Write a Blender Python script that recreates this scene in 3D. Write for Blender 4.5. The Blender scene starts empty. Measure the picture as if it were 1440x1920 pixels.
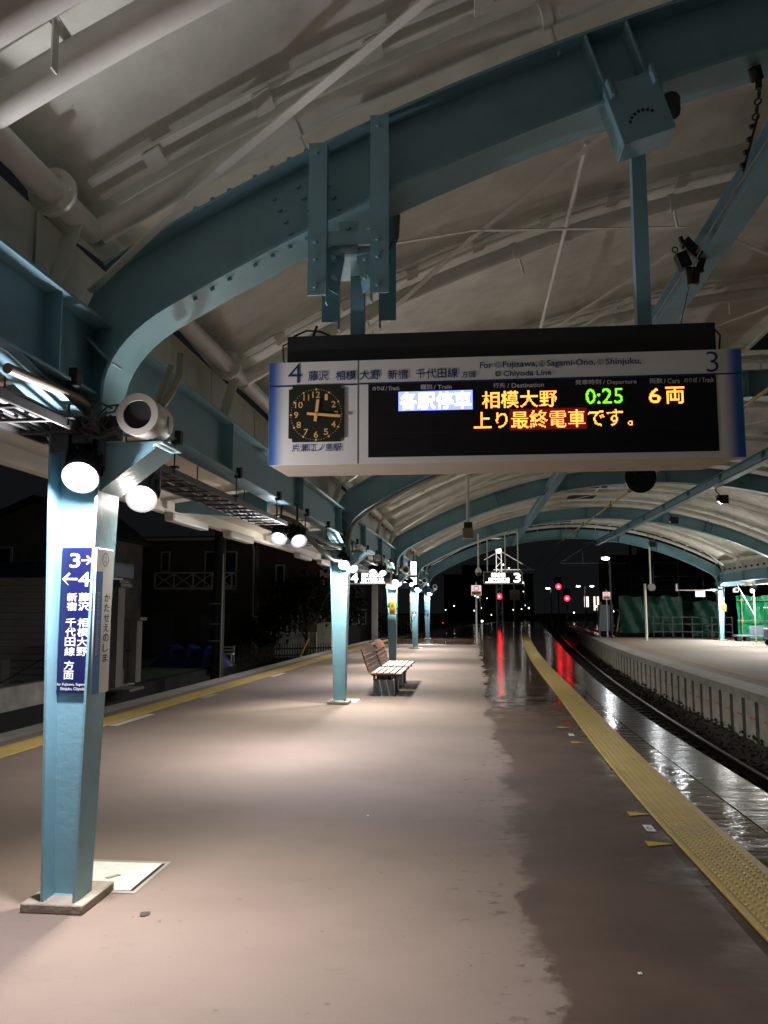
import bpy, bmesh, math, random
from mathutils import Vector, Matrix, Euler
random.seed(7)
SC = bpy.context.scene
COL = SC.collection
R = math.radians
PI = math.pi

# ------------------------------------------------------------------ camera, sky, exposure
cam_d = bpy.data.cameras.new('camera')
cam = bpy.data.objects.new('camera', cam_d); COL.objects.link(cam)
cam.location = (0, 0, 1.6)
cam.rotation_euler = Vector((-0.10258, 0.98817, 0.11400)).to_track_quat('-Z', 'Y').to_euler()
cam_d.sensor_width = 36; cam_d.lens = 29.25
cam_d.clip_start = 0.05; cam_d.clip_end = 2000
SC.camera = cam
w = bpy.data.worlds.new('World'); SC.world = w; w.use_nodes = True
bg = w.node_tree.nodes['Background']
bg.inputs[0].default_value = (0.55, 0.58, 0.68, 1); bg.inputs[1].default_value = 0.007
SC.view_settings.view_transform = 'Standard'; SC.view_settings.look = 'None'
SC.view_settings.exposure = 0.45; SC.view_settings.gamma = 1
SC.render.engine = 'CYCLES'
SC.cycles.use_denoising = True
SC.cycles.max_bounces = 10; SC.cycles.diffuse_bounces = 6; SC.cycles.glossy_bounces = 4
SC.cycles.sample_clamp_indirect = 6; SC.cycles.sample_clamp_direct = 0
SC.cycles.caustics_reflective = False; SC.cycles.caustics_refractive = False
FLOOD = 420.0         # watts of one platform floodlight
FLOOD_MID = 330.0
FAR = 620.0
SPILL = .19          # wide-angle spill of a bare lens, as a share of its beam
LAMP_COL = (1.0, 0.955, 0.91)

# ------------------------------------------------------------------ mesh builder
class MB:
    def __init__(s): s.v = []; s.f = []; s.m = []
    def add(s, vs, fs, m=0):
        n = len(s.v); s.v += [tuple(p) for p in vs]
        for f in fs: s.f.append(tuple(i + n for i in f)); s.m.append(m)
        return s
    def hexa(s, p, m=0):       # p: 4 bottom (ccw from above), 4 top
        return s.add(p, [(3, 2, 1, 0), (4, 5, 6, 7), (0, 1, 5, 4), (1, 2, 6, 5), (2, 3, 7, 6), (3, 0, 4, 7)], m)
    def bx(s, x0, x1, y0, y1, z0, z1, m=0):
        return s.hexa([(x0, y0, z0), (x1, y0, z0), (x1, y1, z0), (x0, y1, z0), (x0, y0, z1), (x1, y0, z1), (x1, y1, z1), (x0, y1, z1)], m)
    def obx(s, c, ax, ay, az, m=0):     # oriented box: centre + three half vectors
        c, ax, ay, az = Vector(c), Vector(ax), Vector(ay), Vector(az)
        return s.hexa([c - ax - ay - az, c + ax - ay - az, c + ax + ay - az, c - ax + ay - az,
                       c - ax - ay + az, c + ax - ay + az, c + ax + ay + az, c - ax + ay + az], m)
    def bar(s, a, b, wd, th, up=(0, 0, 1), m=0):   # flat bar from a to b: width across, thickness along up
        a, b = Vector(a), Vector(b); d = (b - a); L = d.length; d = d / L
        u = Vector(up); sd = d.cross(u)
        if sd.length < 1e-4: sd = d.cross(Vector((1, 0, 0)))
        sd.normalize(); u = sd.cross(d).normalized()
        return s.obx((a + b) / 2, sd * wd / 2, d * L / 2, u * th / 2, m)
    def tube(s, pts, r, n=12, m=0, caps=True):
        pts = [Vector(p) for p in pts]; rs = r if isinstance(r, (list, tuple)) else [r] * len(pts)
        base = len(s.v); ref = None
        for i, p in enumerate(pts):
            d = (pts[min(i + 1, len(pts) - 1)] - pts[max(i - 1, 0)]).normalized()
            if ref is None:
                ref = d.orthogonal().normalized()
            ref = (ref - d * ref.dot(d))
            if ref.length < 1e-5: ref = d.orthogonal()
            ref.normalize(); b = d.cross(ref)
            for k in range(n):
                a = 2 * PI * k / n
                s.v.append(tuple(p + (ref * math.cos(a) + b * math.sin(a)) * rs[i]))
        for i in range(len(pts) - 1):
            for k in range(n):
                k2 = (k + 1) % n
                s.f.append((base + i * n + k, base + i * n + k2, base + (i + 1) * n + k2, base + (i + 1) * n + k)); s.m.append(m)
        if caps:
            s.f.append(tuple(base + k for k in range(n - 1, -1, -1))); s.m.append(m)
            e = base + (len(pts) - 1) * n
            s.f.append(tuple(e + k for k in range(n))); s.m.append(m)
        return s
    def ring(s, c, axis, ro, ri, th, n=28, m=0):
        a = Vector(axis).normalized(); u = a.orthogonal().normalized(); v = a.cross(u); c = Vector(c)
        vs = []; fs = []
        for k in range(n):
            d = u * math.cos(2 * PI * k / n) + v * math.sin(2 * PI * k / n)
            vs += [c + d * ro - a * th / 2, c + d * ro + a * th / 2, c + d * ri + a * th / 2, c + d * ri - a * th / 2]
        for k in range(n):
            i, j = 4 * k, 4 * ((k + 1) % n)
            for q in range(4):
                q2 = (q + 1) % 4; fs.append((i + q, j + q, j + q2, i + q2))
        return s.add(vs, fs, m)
    def disc(s, c, nrm, r, n=24, m=0):
        a = Vector(nrm).normalized(); u = a.orthogonal().normalized(); v = a.cross(u); c = Vector(c)
        return s.add([c + (u * math.cos(2 * PI * k / n) + v * math.sin(2 * PI * k / n)) * r for k in range(n)], [tuple(range(n))], m)
    def ball(s, c, r, n=10, m=0, sq=(1, 1, 1)):
        c = Vector(c); vs = []; fs = []; h = max(3, n // 2)
        for i in range(1, h):
            t = PI * i / h
            for k in range(n):
                p = 2 * PI * k / n
                vs.append(c + Vector((r * sq[0] * math.sin(t) * math.cos(p), r * sq[1] * math.sin(t) * math.sin(p), r * sq[2] * math.cos(t))))
        top = len(vs); vs.append(c + Vector((0, 0, r * sq[2]))); vs.append(c - Vector((0, 0, r * sq[2])))
        for i in range(h - 2):
            for k in range(n):
                k2 = (k + 1) % n; fs.append((i * n + k, (i + 1) * n + k, (i + 1) * n + k2, i * n + k2))
        for k in range(n):
            k2 = (k + 1) % n; fs.append((top, k, k2)); fs.append((top + 1, (h - 2) * n + k2, (h - 2) * n + k))
        return s.add(vs, fs, m)
    def strip(s, A, B, m=0):      # sheet between two polylines
        n = len(A); return s.add(list(A) + list(B), [(i, i + 1, n + i + 1, n + i) for i in range(n - 1)], m)
    def slab(s, A, B, t, m=0):    # thick sheet between polylines A and B, offset vectors t (one per point or one)
        n = len(A); T = t if isinstance(t, list) else [t] * n
        A2 = [Vector(a) + Vector(q) for a, q in zip(A, T)]; B2 = [Vector(b) + Vector(q) for b, q in zip(B, T)]
        s.strip(A, B, m); s.strip(B2, A2, m); s.strip(A2, A, m); s.strip(B, B2, m)
        s.add([A[0], B[0], B2[0], A2[0]], [(0, 1, 2, 3)], m); s.add([A[-1], A2[-1], B2[-1], B[-1]], [(0, 1, 2, 3)], m)
        return s
    def text(s, body, x0, x1, y0, y1, o, xd, ud, m=0, bold=0.0, flip=0):
        """lettering fitted in the rectangle x0..x1, y0..y1 of the plane through o spanned by xd, ud"""
        cu = bpy.data.curves.new('t', 'FONT'); cu.body = body; cu.size = 1; cu.offset = min(bold, .004); cu.resolution_u = 3
        ob = bpy.data.objects.new('t', cu); COL.objects.link(ob)
        dg = bpy.context.evaluated_depsgraph_get(); me = bpy.data.meshes.new_from_object(ob.evaluated_get(dg))
        xs = [q.co.x for q in me.vertices]; ys = [q.co.y for q in me.vertices]
        if xs:
            ax, bx_, ay, by_ = min(xs), max(xs), min(ys), max(ys)
            o, xd, ud = Vector(o), Vector(xd), Vector(ud)
            sx = (x1 - x0) / max(bx_ - ax, 1e-6); sy = (y1 - y0) / max(by_ - ay, 1e-6)
            e = max(0, bold) * (y1 - y0) * .55; nd = xd.cross(ud).normalized()
            fs = [tuple(p.vertices) for p in me.polygons]
            for i, (ex, ey) in enumerate([(0, 0), (-1, -.3), (1, .3), (.3, -1), (-.3, 1)] if e > 0 else [(0, 0)]):
                s.add([o + nd * (.00008 * i) + xd * (x0 + (q.co.x - ax) * sx + ex * e) + ud * (y0 + (q.co.y - ay) * sy + ey * e) for q in me.vertices], fs, m)
        bpy.data.objects.remove(ob); bpy.data.curves.remove(cu); bpy.data.meshes.remove(me)
        return s
    def dots(s, body, x0, x1, y0, y1, o, xd, ud, rows=16, m=0, bold=0.0, fill=.86):
        '''LED characters: square dots on a matrix wherever the glyph covers the dot centre'''
        t = MB(); t.text(body, x0, x1, y0, y1, (0, 0, 0), (1, 0, 0), (0, 1, 0), 0, bold)
        T = [[t.v[i] for i in f] for f in t.f]; T = [(a, f[i], f[i + 1]) for f in T for a in f[:1] for i in range(1, len(f) - 1)]
        pt = (y1 - y0) / rows; nx = max(1, round((x1 - x0) / pt)); o, xd, ud = Vector(o), Vector(xd), Vector(ud); on = set()
        for a, b, c in T:
            for i in range(max(0, int((min(a[0], b[0], c[0]) - x0) / pt)), min(nx - 1, int((max(a[0], b[0], c[0]) - x0) / pt)) + 1):
                for j in range(max(0, int((min(a[1], b[1], c[1]) - y0) / pt)), min(rows - 1, int((max(a[1], b[1], c[1]) - y0) / pt)) + 1):
                    px, py = x0 + (i + .5) * pt, y0 + (j + .5) * pt
                    d = [(q[0] - p_[0]) * (py - p_[1]) - (q[1] - p_[1]) * (px - p_[0]) for p_, q in ((a, b), (b, c), (c, a))]
                    if all(k >= 0 for k in d) or all(k <= 0 for k in d): on.add((i, j))
        for i, j in on:
            c = o + xd * (x0 + (i + .5) * pt) + ud * (y0 + (j + .5) * pt); h = pt * fill / 2
            s.add([c - xd * h - ud * h, c + xd * h - ud * h, c + xd * h + ud * h, c - xd * h + ud * h], [(0, 1, 2, 3)], m)
        return s
    def build(s, name, mats, parent=None, smooth=True, bevel=0):
        o0 = Vector((0, 0, 0))
        if parent is not None:
            p = parent
            while p is not None: o0 = o0 + p.location; p = p.parent
        me = bpy.data.meshes.new(name)
        me.from_pydata([tuple(Vector(v) - o0) for v in s.v], [], s.f)
        mats = mats if isinstance(mats, (list, tuple)) else [mats]
        for m in mats: me.materials.append(m)
        me.polygons.foreach_set('material_index', s.m)
        me.polygons.foreach_set('use_smooth', [smooth] * len(s.f))
        me.update()
        if smooth: me.set_sharp_from_angle(angle=R(38))
        ob = bpy.data.objects.new(name, me); COL.objects.link(ob)
        if parent is not None: ob.parent = parent
        if bevel:
            bv = ob.modifiers.new('edge', 'BEVEL'); bv.width = bevel; bv.segments = 2; bv.limit_method = 'ANGLE'; bv.angle_limit = R(50)
        return ob

def build_each(mb, name, mats, parent, **kw):
    '''one object per loose piece (pieces that touch stay together)'''
    n = len(mb.v); par = list(range(n))
    def find(i):
        while par[i] != i: par[i] = par[par[i]]; i = par[i]
        return i
    for f in mb.f:
        a = find(f[0])
        for i in f[1:]: par[find(i)] = a
    isl = {}
    for i in range(n): isl.setdefault(find(i), []).append(i)
    G = []
    for ids in isl.values():
        pts = [mb.v[i] for i in ids]
        lo = [min(q[k] for q in pts) - .006 for k in range(3)]; hi = [max(q[k] for q in pts) + .006 for k in range(3)]; s = set(ids)
        hit = [g for g in G if all(g[0][k] <= hi[k] and lo[k] <= g[1][k] for k in range(3))]
        for g in hit:
            G.remove(g); lo = [min(a, b) for a, b in zip(lo, g[0])]; hi = [max(a, b) for a, b in zip(hi, g[1])]; s |= g[2]
        G.append((lo, hi, s))
    out = []
    for lo, hi, s in G:
        ids = sorted(s); m = {i: k for k, i in enumerate(ids)}; c = MB(); c.v = [mb.v[i] for i in ids]
        for f, mi in zip(mb.f, mb.m):
            if f[0] in s: c.f.append(tuple(m[i] for i in f)); c.m.append(mi)
        out.append(c.build(name, mats, parent, **kw))
    return out
def tag(o, label=None, cat=None, group=None, kind=None):
    if label: o['label'] = label
    if cat: o['category'] = cat
    if group: o['group'] = group
    if kind: o['kind'] = kind
    return o
def thing(name, label, cat, loc=(0, 0, 0), group=None):
    o = bpy.data.objects.new(name, None); COL.objects.link(o); o.location = loc; o.empty_display_size = .1
    return tag(o, label, cat, group)
def copy_tree(o, parent=None):
    c = o.copy(); COL.objects.link(c); c.parent = parent
    for ch in list(o.children): copy_tree(ch, c)
    return c
def again(root, loc, label, rz=None):
    c = copy_tree(root); c.location = loc; c['label'] = label
    if rz is not None: c.rotation_euler = (0, 0, rz)
    return c

# ------------------------------------------------------------------ materials
def mat(name, col, rough=.5, metal=0, var=.12, scale=3.0, bump=0.0, bscale=40, emit=None, spec=.5, stretch=(1, 1, 1), dirt=0):
    m = bpy.data.materials.new(name); m.use_nodes = True; nt = m.node_tree; b = nt.nodes['Principled BSDF']
    b.inputs['Roughness'].default_value = rough; b.inputs['Metallic'].default_value = metal
    b.inputs['Specular IOR Level'].default_value = spec
    b.inputs['Base Color'].default_value = (*col, 1)
    tc = nt.nodes.new('ShaderNodeTexCoord'); mp = nt.nodes.new('ShaderNodeMapping'); mp.inputs['Scale'].default_value = stretch
    nt.links.new(tc.outputs['Object'], mp.inputs[0])
    if var:
        n = nt.nodes.new('ShaderNodeTexNoise'); n.inputs['Scale'].default_value = scale; n.inputs['Detail'].default_value = 7; n.inputs['Roughness'].default_value = .65
        nt.links.new(mp.outputs[0], n.inputs[0])
        r = nt.nodes.new('ShaderNodeValToRGB'); e = r.color_ramp.elements
        e[0].position = .3; e[1].position = .72
        e[0].color = (*[c * (1 - var) for c in col], 1); e[1].color = (*[min(1, c * (1 + var * .6)) for c in col], 1)
        nt.links.new(n.outputs[0], r.inputs[0]); nt.links.new(r.outputs[0], b.inputs['Base Color'])
        if dirt:     # runs and specks of grime in the paint
            last = r.outputs[0]
            for sc, st, lo_, hi_, k in ((1.0, (5, 5, .7), .56, .78, .55), (26, (1, 1, 1), .70, .76, .8), (2.6, (1, 1, 1), .60, .72, .35)):
                m2 = nt.nodes.new('ShaderNodeMapping'); m2.inputs['Scale'].default_value = st; nt.links.new(tc.outputs['Object'], m2.inputs[0])
                n3 = nt.nodes.new('ShaderNodeTexNoise'); n3.inputs['Scale'].default_value = sc; n3.inputs['Detail'].default_value = 6; nt.links.new(m2.outputs[0], n3.inputs[0])
                q3 = nt.nodes.new('ShaderNodeMapRange'); q3.inputs[1].default_value = lo_; q3.inputs[2].default_value = hi_; q3.inputs[4].default_value = dirt * k; nt.links.new(n3.outputs[0], q3.inputs[0])
                x3 = nt.nodes.new('ShaderNodeMix'); x3.data_type = 'RGBA'; nt.links.new(q3.outputs[0], x3.inputs[0]); nt.links.new(last, x3.inputs[6])
                x3.inputs[7].default_value = (col[0] * .42 + .012, col[1] * .36 + .006, col[2] * .30, 1); last = x3.outputs[2]
            nt.links.new(last, b.inputs['Base Color'])
        mr = nt.nodes.new('ShaderNodeMapRange'); mr.inputs[3].default_value = max(0, rough - .1); mr.inputs[4].default_value = min(1, rough + .12)
        nt.links.new(n.outputs[0], mr.inputs[0]); nt.links.new(mr.outputs[0], b.inputs['Roughness'])
    if bump:
        n2 = nt.nodes.new('ShaderNodeTexNoise'); n2.inputs['Scale'].default_value = bscale; n2.inputs['Detail'].default_value = 4
        nt.links.new(mp.outputs[0], n2.inputs[0])
        bp = nt.nodes.new('ShaderNodeBump'); bp.inputs['Strength'].default_value = bump; bp.inputs['Distance'].default_value = .02
        nt.links.new(n2.outputs[0], bp.inputs['Height']); nt.links.new(bp.outputs[0], b.inputs['Normal'])
    if emit:
        b.inputs['Emission Color'].default_value = (*emit[0], 1); b.inputs['Emission Strength'].default_value = emit[1]
    return m
def glow(name, col, st, sample=False):
    m = bpy.data.materials.new(name); m.use_nodes = True; b = m.node_tree.nodes['Principled BSDF']
    b.inputs['Base Color'].default_value = (.02, .02, .02, 1)
    b.inputs['Emission Color'].default_value = (*col, 1); b.inputs['Emission Strength'].default_value = st
    if not sample: m.cycles.emission_sampling = 'NONE'
    return m

M = {}
M['teal'] = mat('teal paint', (.21, .40, .475), .42, var=.14, scale=2.2, bump=.08, bscale=30, dirt=.5)
M['teal_dark'] = mat('aged teal paint', (.17, .32, .40), .5, var=.2, scale=2.5, bump=.08, bscale=25, dirt=.7)
M['white'] = mat('white roof paint', (.78, .79, .73), .6, var=.16, scale=1.6, bump=.05, dirt=.45)
M['membrane'] = mat('roof sheet', (.77, .79, .72), .75, var=.28, scale=1.1, bump=.35, bscale=2.2, dirt=.5)
M['soffit'] = mat('cream soffit', (.66, .61, .53), .7, var=.15, scale=1.2)
M['ladder'] = mat('dull cable ladder', (.065, .064, .06), .6, metal=.2, var=.3, scale=8)
M['dimrail'] = mat('dull grey tube', (.07, .07, .07), .6, var=.3)
M['concrete'] = mat('concrete', (.36, .34, .30), .85, var=.35, scale=2.5, bump=.3, bscale=30)
M['plinth'] = mat('plinth concrete', (.33, .29, .23), .85, var=.3, scale=9, bump=.35, bscale=60)
M['black'] = mat('black housing', (.018, .018, .02), .45, var=.2)
M['rubber'] = mat('black rubber', (.012, .012, .013), .6, var=.2)
M['void'] = mat('dark opening', (.006, .006, .006), .9, var=0)
M['signwhite'] = mat('sign face', (.62, .60, .56), .35, var=.04)
M['navy'] = mat('navy sign', (.011, .013, .075), .3, var=.06)
M['ink'] = mat('dark blue ink', (.015, .03, .17), .4, var=0)
M['ltwhite'] = mat('white lettering', (.82, .82, .80), .4, var=0)
M['greytext'] = mat('grey lettering', (.34, .33, .33), .5, var=0)
M['gold'] = mat('gold clock print', (.95, .56, .20), .5, var=0)
M['clockface'] = mat('clock dial', (.018, .022, .014), .35, var=.1)
M['cream'] = mat('cream conduit', (.24, .205, .15), .5, var=.2, scale=6)
M['steel'] = mat('galvanised steel', (.30, .30, .29), .45, metal=.5, var=.3, scale=8)
M['cable'] = mat('grey cables', (.07, .068, .065), .6, var=.3)
M['wood'] = mat('bench slats', (.20, .088, .032), .5, var=.35, scale=5, stretch=(1, 8, 8), bump=.15, bscale=12)
M['woodback'] = mat('bench back', (.22, .075, .028), .45, var=.3, scale=5, stretch=(1, 8, 8))
M['legblock'] = mat('bench leg panel', (.22, .27, .29), .6, var=.2, scale=8)
M['yellow'] = mat('tactile yellow', (.50, .365, .10), .45, var=.25, scale=3, bump=.1, bscale=60)
M['stud'] = mat('tactile stud with painted highlight', (.66, .53, .22), .22, var=.1)  # paler yellow paints the wet highlight onto the studs
M['yellow_worn'] = mat('worn yellow line', (.30, .21, .07), .85, var=.4, scale=2)
M['coping'] = mat('platform edge concrete', (.30, .29, .25), .7, var=.3, scale=2, bump=.2)
M['gap'] = mat('dark brown wall behind the slabs', (.055, .045, .034), .9, var=.4)  # plain dark brown tone between the slabs
M['plank'] = mat('precast wall slab', (.40, .38, .32), .8, var=.35, scale=3, bump=.2)
M['orange'] = mat('orange paint', (.50, .13, .03), .6, var=.3, scale=10)
M['ballast'] = mat('ballast stone', (.035, .03, .026), .75, var=.5, scale=20, bump=.5, bscale=30)
M['rust'] = mat('rusty rail', (.035, .022, .015), .6, var=.3, scale=10)
M['railtop'] = mat('worn rail head', (.28, .24, .20), .3, metal=.7, var=.2)
M['earth'] = mat('dark earth', (.02, .02, .017), .95, var=.4, scale=.6)
M['grass'] = mat('grass verge', (.035, .055, .018), .9, var=.5, scale=5)
M['leaf'] = mat('leaves', (.008, .012, .005), .9, spec=.1, var=.5, scale=4)
M['bark'] = mat('bark', (.05, .04, .03), .9, var=.3)
M['wallwhite'] = mat('white siding', (.78, .75, .68), .8, var=.2, scale=1.2)
M['pillar'] = mat('grey white pillar', (.19, .18, .16), .8, var=.25, scale=2, dirt=.5)
M['wallbrown'] = mat('brown house wall', (.12, .10, .09), .85, var=.2, scale=1)
M['walldark'] = mat('grey house wall', (.12, .11, .10), .85, var=.2, scale=1)
M['roofdark'] = mat('dark roof', (.03, .03, .03), .8, var=.3)
M['roofblue'] = mat('blue eave sheet', (.025, .05, .10), .5, var=.2)
M['trimwhite'] = mat('white trim', (.52, .51, .49), .6, var=.15)
M['glassdark'] = mat('dark window', (.02, .022, .025), .12, var=0)
M['shutter'] = mat('grey shutter', (.16, .155, .15), .6, var=.15)
M['tarp'] = mat('blue tarpaulin', (.007, .022, .10), .4, var=.3, bump=.6, bscale=4)
M['heading'] = mat('grey headings', (.75, .72, .71), .5, var=0)
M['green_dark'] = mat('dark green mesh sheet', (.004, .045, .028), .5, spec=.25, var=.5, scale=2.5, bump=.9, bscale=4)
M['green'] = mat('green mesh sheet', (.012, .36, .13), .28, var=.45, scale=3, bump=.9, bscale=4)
M['redbrown'] = mat('red brown steel', (.10, .03, .022), .6, var=.3, scale=3)
M['bluegrey'] = mat('blue grey machine', (.16, .22, .28), .5, var=.2)
M['crate'] = mat('brown carton', (.42, .30, .15), .7, var=.2)
M['yclamp'] = mat('yellow clamp', (.55, .38, .03), .5, var=.2)
M['wireyellow'] = mat('yellow wire cover', (.38, .24, .05), .55, var=.2)
M['redpaint'] = mat('red stripes', (.42, .09, .05), .5, var=.2)
M['pinkcard'] = mat('pink notice', (.62, .42, .42), .5, var=.15)
M['hatch'] = mat('hatch plate', (.72, .72, .69), .5, var=.15, scale=12)
M['lens'] = glow('lamp lens', (1, .985, .96), 22)
M['lens_hot'] = glow('hot lamp lens', (.95, .97, 1), 90)
M['lensdim'] = glow('far lamp', (1, .95, .86), 9)
M['redlens'] = glow('red lens', (1, .004, .012), 14)
M['redsig'] = glow('red signal', (1, .03, .04), 20)
M['led_o'] = glow('orange led', (1, .32, .055), 2.6, True)
M['led_y'] = glow('amber led core', (1, .47, .13), 2.6, True)
M['led_g'] = glow('green led', (.26, 1, .03), 1.3, True)
M['led_b'] = glow('blue led block', (.13, .16, 1.0), 3.0, True)
M['led_w'] = glow('white led', (.70, .90, 1.0), 3.4, True)
M['led_haze'] = glow('red led haze', (.42, .006, .010), .20, True)  # haze of the red letters, imitated by a faintly glowing plate
M['litsign'] = glow('lit sign', (.95, 1, .93), 3.2)
M['litpanel'] = glow('lit panel', (.9, .97, 1), 2.2)

def coords(nt, out='Object'):
    tc = nt.nodes.new('ShaderNodeTexCoord'); return tc.outputs[out]
def floor_material(name, dry, wet_x, wet_y, always=0.0, drive=1):
    """platform surfacing: dry matt under the roof, rain-wet and glossy outside it"""
    m = bpy.data.materials.new(name); m.use_nodes = True; nt = m.node_tree; b = nt.nodes['Principled BSDF']
    N = nt.nodes.new; L = nt.links.new
    P = N('ShaderNodeNewGeometry').outputs['Position']
    sep = N('ShaderNodeSeparateXYZ'); L(P, sep.inputs[0])
    def noise(sc, det, rough=.6, stretch=(1, 1, 1)):
        mp = N('ShaderNodeMapping'); mp.inputs['Scale'].default_value = stretch; L(P, mp.inputs[0])
        n = N('ShaderNodeTexNoise'); n.inputs['Scale'].default_value = sc; n.inputs['Detail'].default_value = det; n.inputs['Roughness'].default_value = rough
        L(mp.outputs[0], n.inputs[0]); return n.outputs[0]
    def math_(op, a, c):
        n = N('ShaderNodeMath'); n.operation = op
        for i, q in enumerate((a, c)):
            if isinstance(q, (int, float)): n.inputs[i].default_value = q
            else: L(q, n.inputs[i])
        return n.outputs[0]
    def mrange(v, a, c, d=0., e=1.):
        n = N('ShaderNodeMapRange'); n.inputs[1].default_value = a; n.inputs[2].default_value = c; n.inputs[3].default_value = d; n.inputs[4].default_value = e
        L(v, n.inputs[0]); return n.outputs[0]
    rag = math_('ADD', math_('ADD', math_('MULTIPLY', math_('SUBTRACT', noise(.75, 4, .55, (1, .8, 1)), .5), .75), math_('MULTIPLY', math_('SUBTRACT', noise(3.4, 5, .6), .5), .38)), math_('MULTIPLY', math_('SUBTRACT', noise(16, 6, .7), .5), .20))
    soft = mrange(noise(1.1, 2, .5), .35, .65, .02, .16)
    wd_ = math_('DIVIDE', math_('SUBTRACT', math_('ADD', sep.outputs[0], rag), wet_x), soft)
    wx = mrange(wd_, -.5, .5)
    wy = mrange(math_('ADD', sep.outputs[1], math_('MULTIPLY', rag, 5)), wet_y - .5, wet_y + .5)
    wet = math_('MAXIMUM', math_('MAXIMUM', wx, wy), always)
    # scattered damp scuffs on the dry side
    near = mrange(sep.outputs[0], wet_x - 1.3, wet_x + .05)
    spot = mrange(math_('ADD', noise(5.5, 5, .6, (1, 1.7, 1)), math_('MULTIPLY', math_('MULTIPLY', near, near), .14)), .70, .75)
    spot = math_('MULTIPLY', math_('MULTIPLY', spot, .75), near)
    # colour: dry variation, dirt, then darkened by water
    v = N('ShaderNodeValToRGB'); v.color_ramp.elements[0].position = .25; v.color_ramp.elements[1].position = .75
    v.color_ramp.elements[0].color = (*[c * .86 for c in dry], 1); v.color_ramp.elements[1].color = (*[c * 1.08 for c in dry], 1)
    L(noise(.9, 8, .6), v.inputs[0])
    fine = N('ShaderNodeMix'); fine.data_type = 'RGBA'; fine.blend_type = 'MULTIPLY'; fine.inputs[0].default_value = 1
    fr = N('ShaderNodeValToRGB'); fr.color_ramp.elements[0].color = (.72, .72, .72, 1); fr.color_ramp.elements[1].color = (1.15, 1.15, 1.15, 1)
    L(noise(170, 2, .5), fr.inputs[0]); L(v.outputs[0], fine.inputs[6]); L(fr.outputs[0], fine.inputs[7])
    scuff = N('ShaderNodeMix'); scuff.data_type = 'RGBA'; L(mrange(noise(2.2, 10, .75, (1, 2.2, 1)), .60, .74, 0, .62), scuff.inputs[0])
    L(fine.outputs[2], scuff.inputs[6]); scuff.inputs[7].default_value = (*[c * .5 for c in dry], 1)
    blot = N('ShaderNodeMix'); blot.data_type = 'RGBA'; L(mrange(noise(.55, 9, .68, (1, 1.5, 1)), .50, .72, 0, .42), blot.inputs[0]); L(scuff.outputs[2], blot.inputs[6]); blot.inputs[7].default_value = (dry[0] * .62, dry[1] * .60, dry[2] * .58, 1)
    gum = N('ShaderNodeMix'); gum.data_type = 'RGBA'; L(mrange(noise(19, 2, .4), .735, .76, 0, .6), gum.inputs[0]); L(blot.outputs[2], gum.inputs[6]); gum.inputs[7].default_value = (dry[0] * .38, dry[1] * .37, dry[2] * .37, 1)
    scuff = gum
    mx = N('ShaderNodeMix'); mx.data_type = 'RGBA'; L(math_('MAXIMUM', wet, spot), mx.inputs[0]); L(scuff.outputs[2], mx.inputs[6])
    wv = N('ShaderNodeMix'); wv.data_type = 'RGBA'; wv.blend_type = 'MULTIPLY'; wv.inputs[0].default_value = 1; L(fine.outputs[2], wv.inputs[6])
    wr = N('ShaderNodeValToRGB'); wr.color_ramp.elements[0].color = (.33, .275, .24, 1); wr.color_ramp.elements[1].color = (.52, .44, .38, 1)
    wr.color_ramp.elements[0].position = .35; wr.color_ramp.elements[1].position = .62
    L(noise(1.1, 6, .6), wr.inputs[0]); L(wr.outputs[0], wv.inputs[7]); L(wv.outputs[2], mx.inputs[7])
    L(mx.outputs[2], b.inputs['Base Color'])
    # gloss: film of water of uneven depth, deeper away from the roof edge
    deep = mrange(math_('ADD', math_('MAXIMUM', mrange(sep.outputs[0], wet_x + .3, wet_x + 1.6), mrange(sep.outputs[1], 9, 16)), math_('MULTIPLY', math_('SUBTRACT', noise(1.6, 5, .6), .5), 1.6)), .35, .95)
    deep = math_('MAXIMUM', deep, always); b.inputs['Specular IOR Level'].default_value = .20 if always else .30
    rw = math_('SUBTRACT', .58, math_('MULTIPLY', deep, (.40 if always else .50)))
    rmix = N('ShaderNodeMix'); L(wet, rmix.inputs[0]); rmix.inputs[2].default_value = .86; L(rw, rmix.inputs[3]); L(rmix.outputs[0], b.inputs['Roughness'])
    bp = N('ShaderNodeBump'); bp.inputs['Distance'].default_value = .012
    h = math_('ADD', math_('MULTIPLY', noise(3.2, 3, .5, (1, 2.2, 1)), 1.0), math_('MULTIPLY', noise(14, 3, .5, (1, 1.6, 1)), .18))
    st = N('ShaderNodeMix'); L(wet, st.inputs[0]); st.inputs[2].default_value = .05; L(math_('ADD', .10, math_('MULTIPLY', deep, .38 if always else .6)), st.inputs[3]); L(st.outputs[0], bp.inputs['Strength'])
    L(h, bp.inputs['Height']); L(bp.outputs[0], b.inputs['Normal'])
    return m
M['floor'] = floor_material('platform surfacing', (.208, .161, .132), .30, 36.5)
M['floor_right'] = floor_material('far platform surfacing', (.27, .235, .20), 60, 47)
M['coping_wet'] = floor_material('wet edge slabs', (.13, .112, .09), -99, -99, 1.0)

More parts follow.
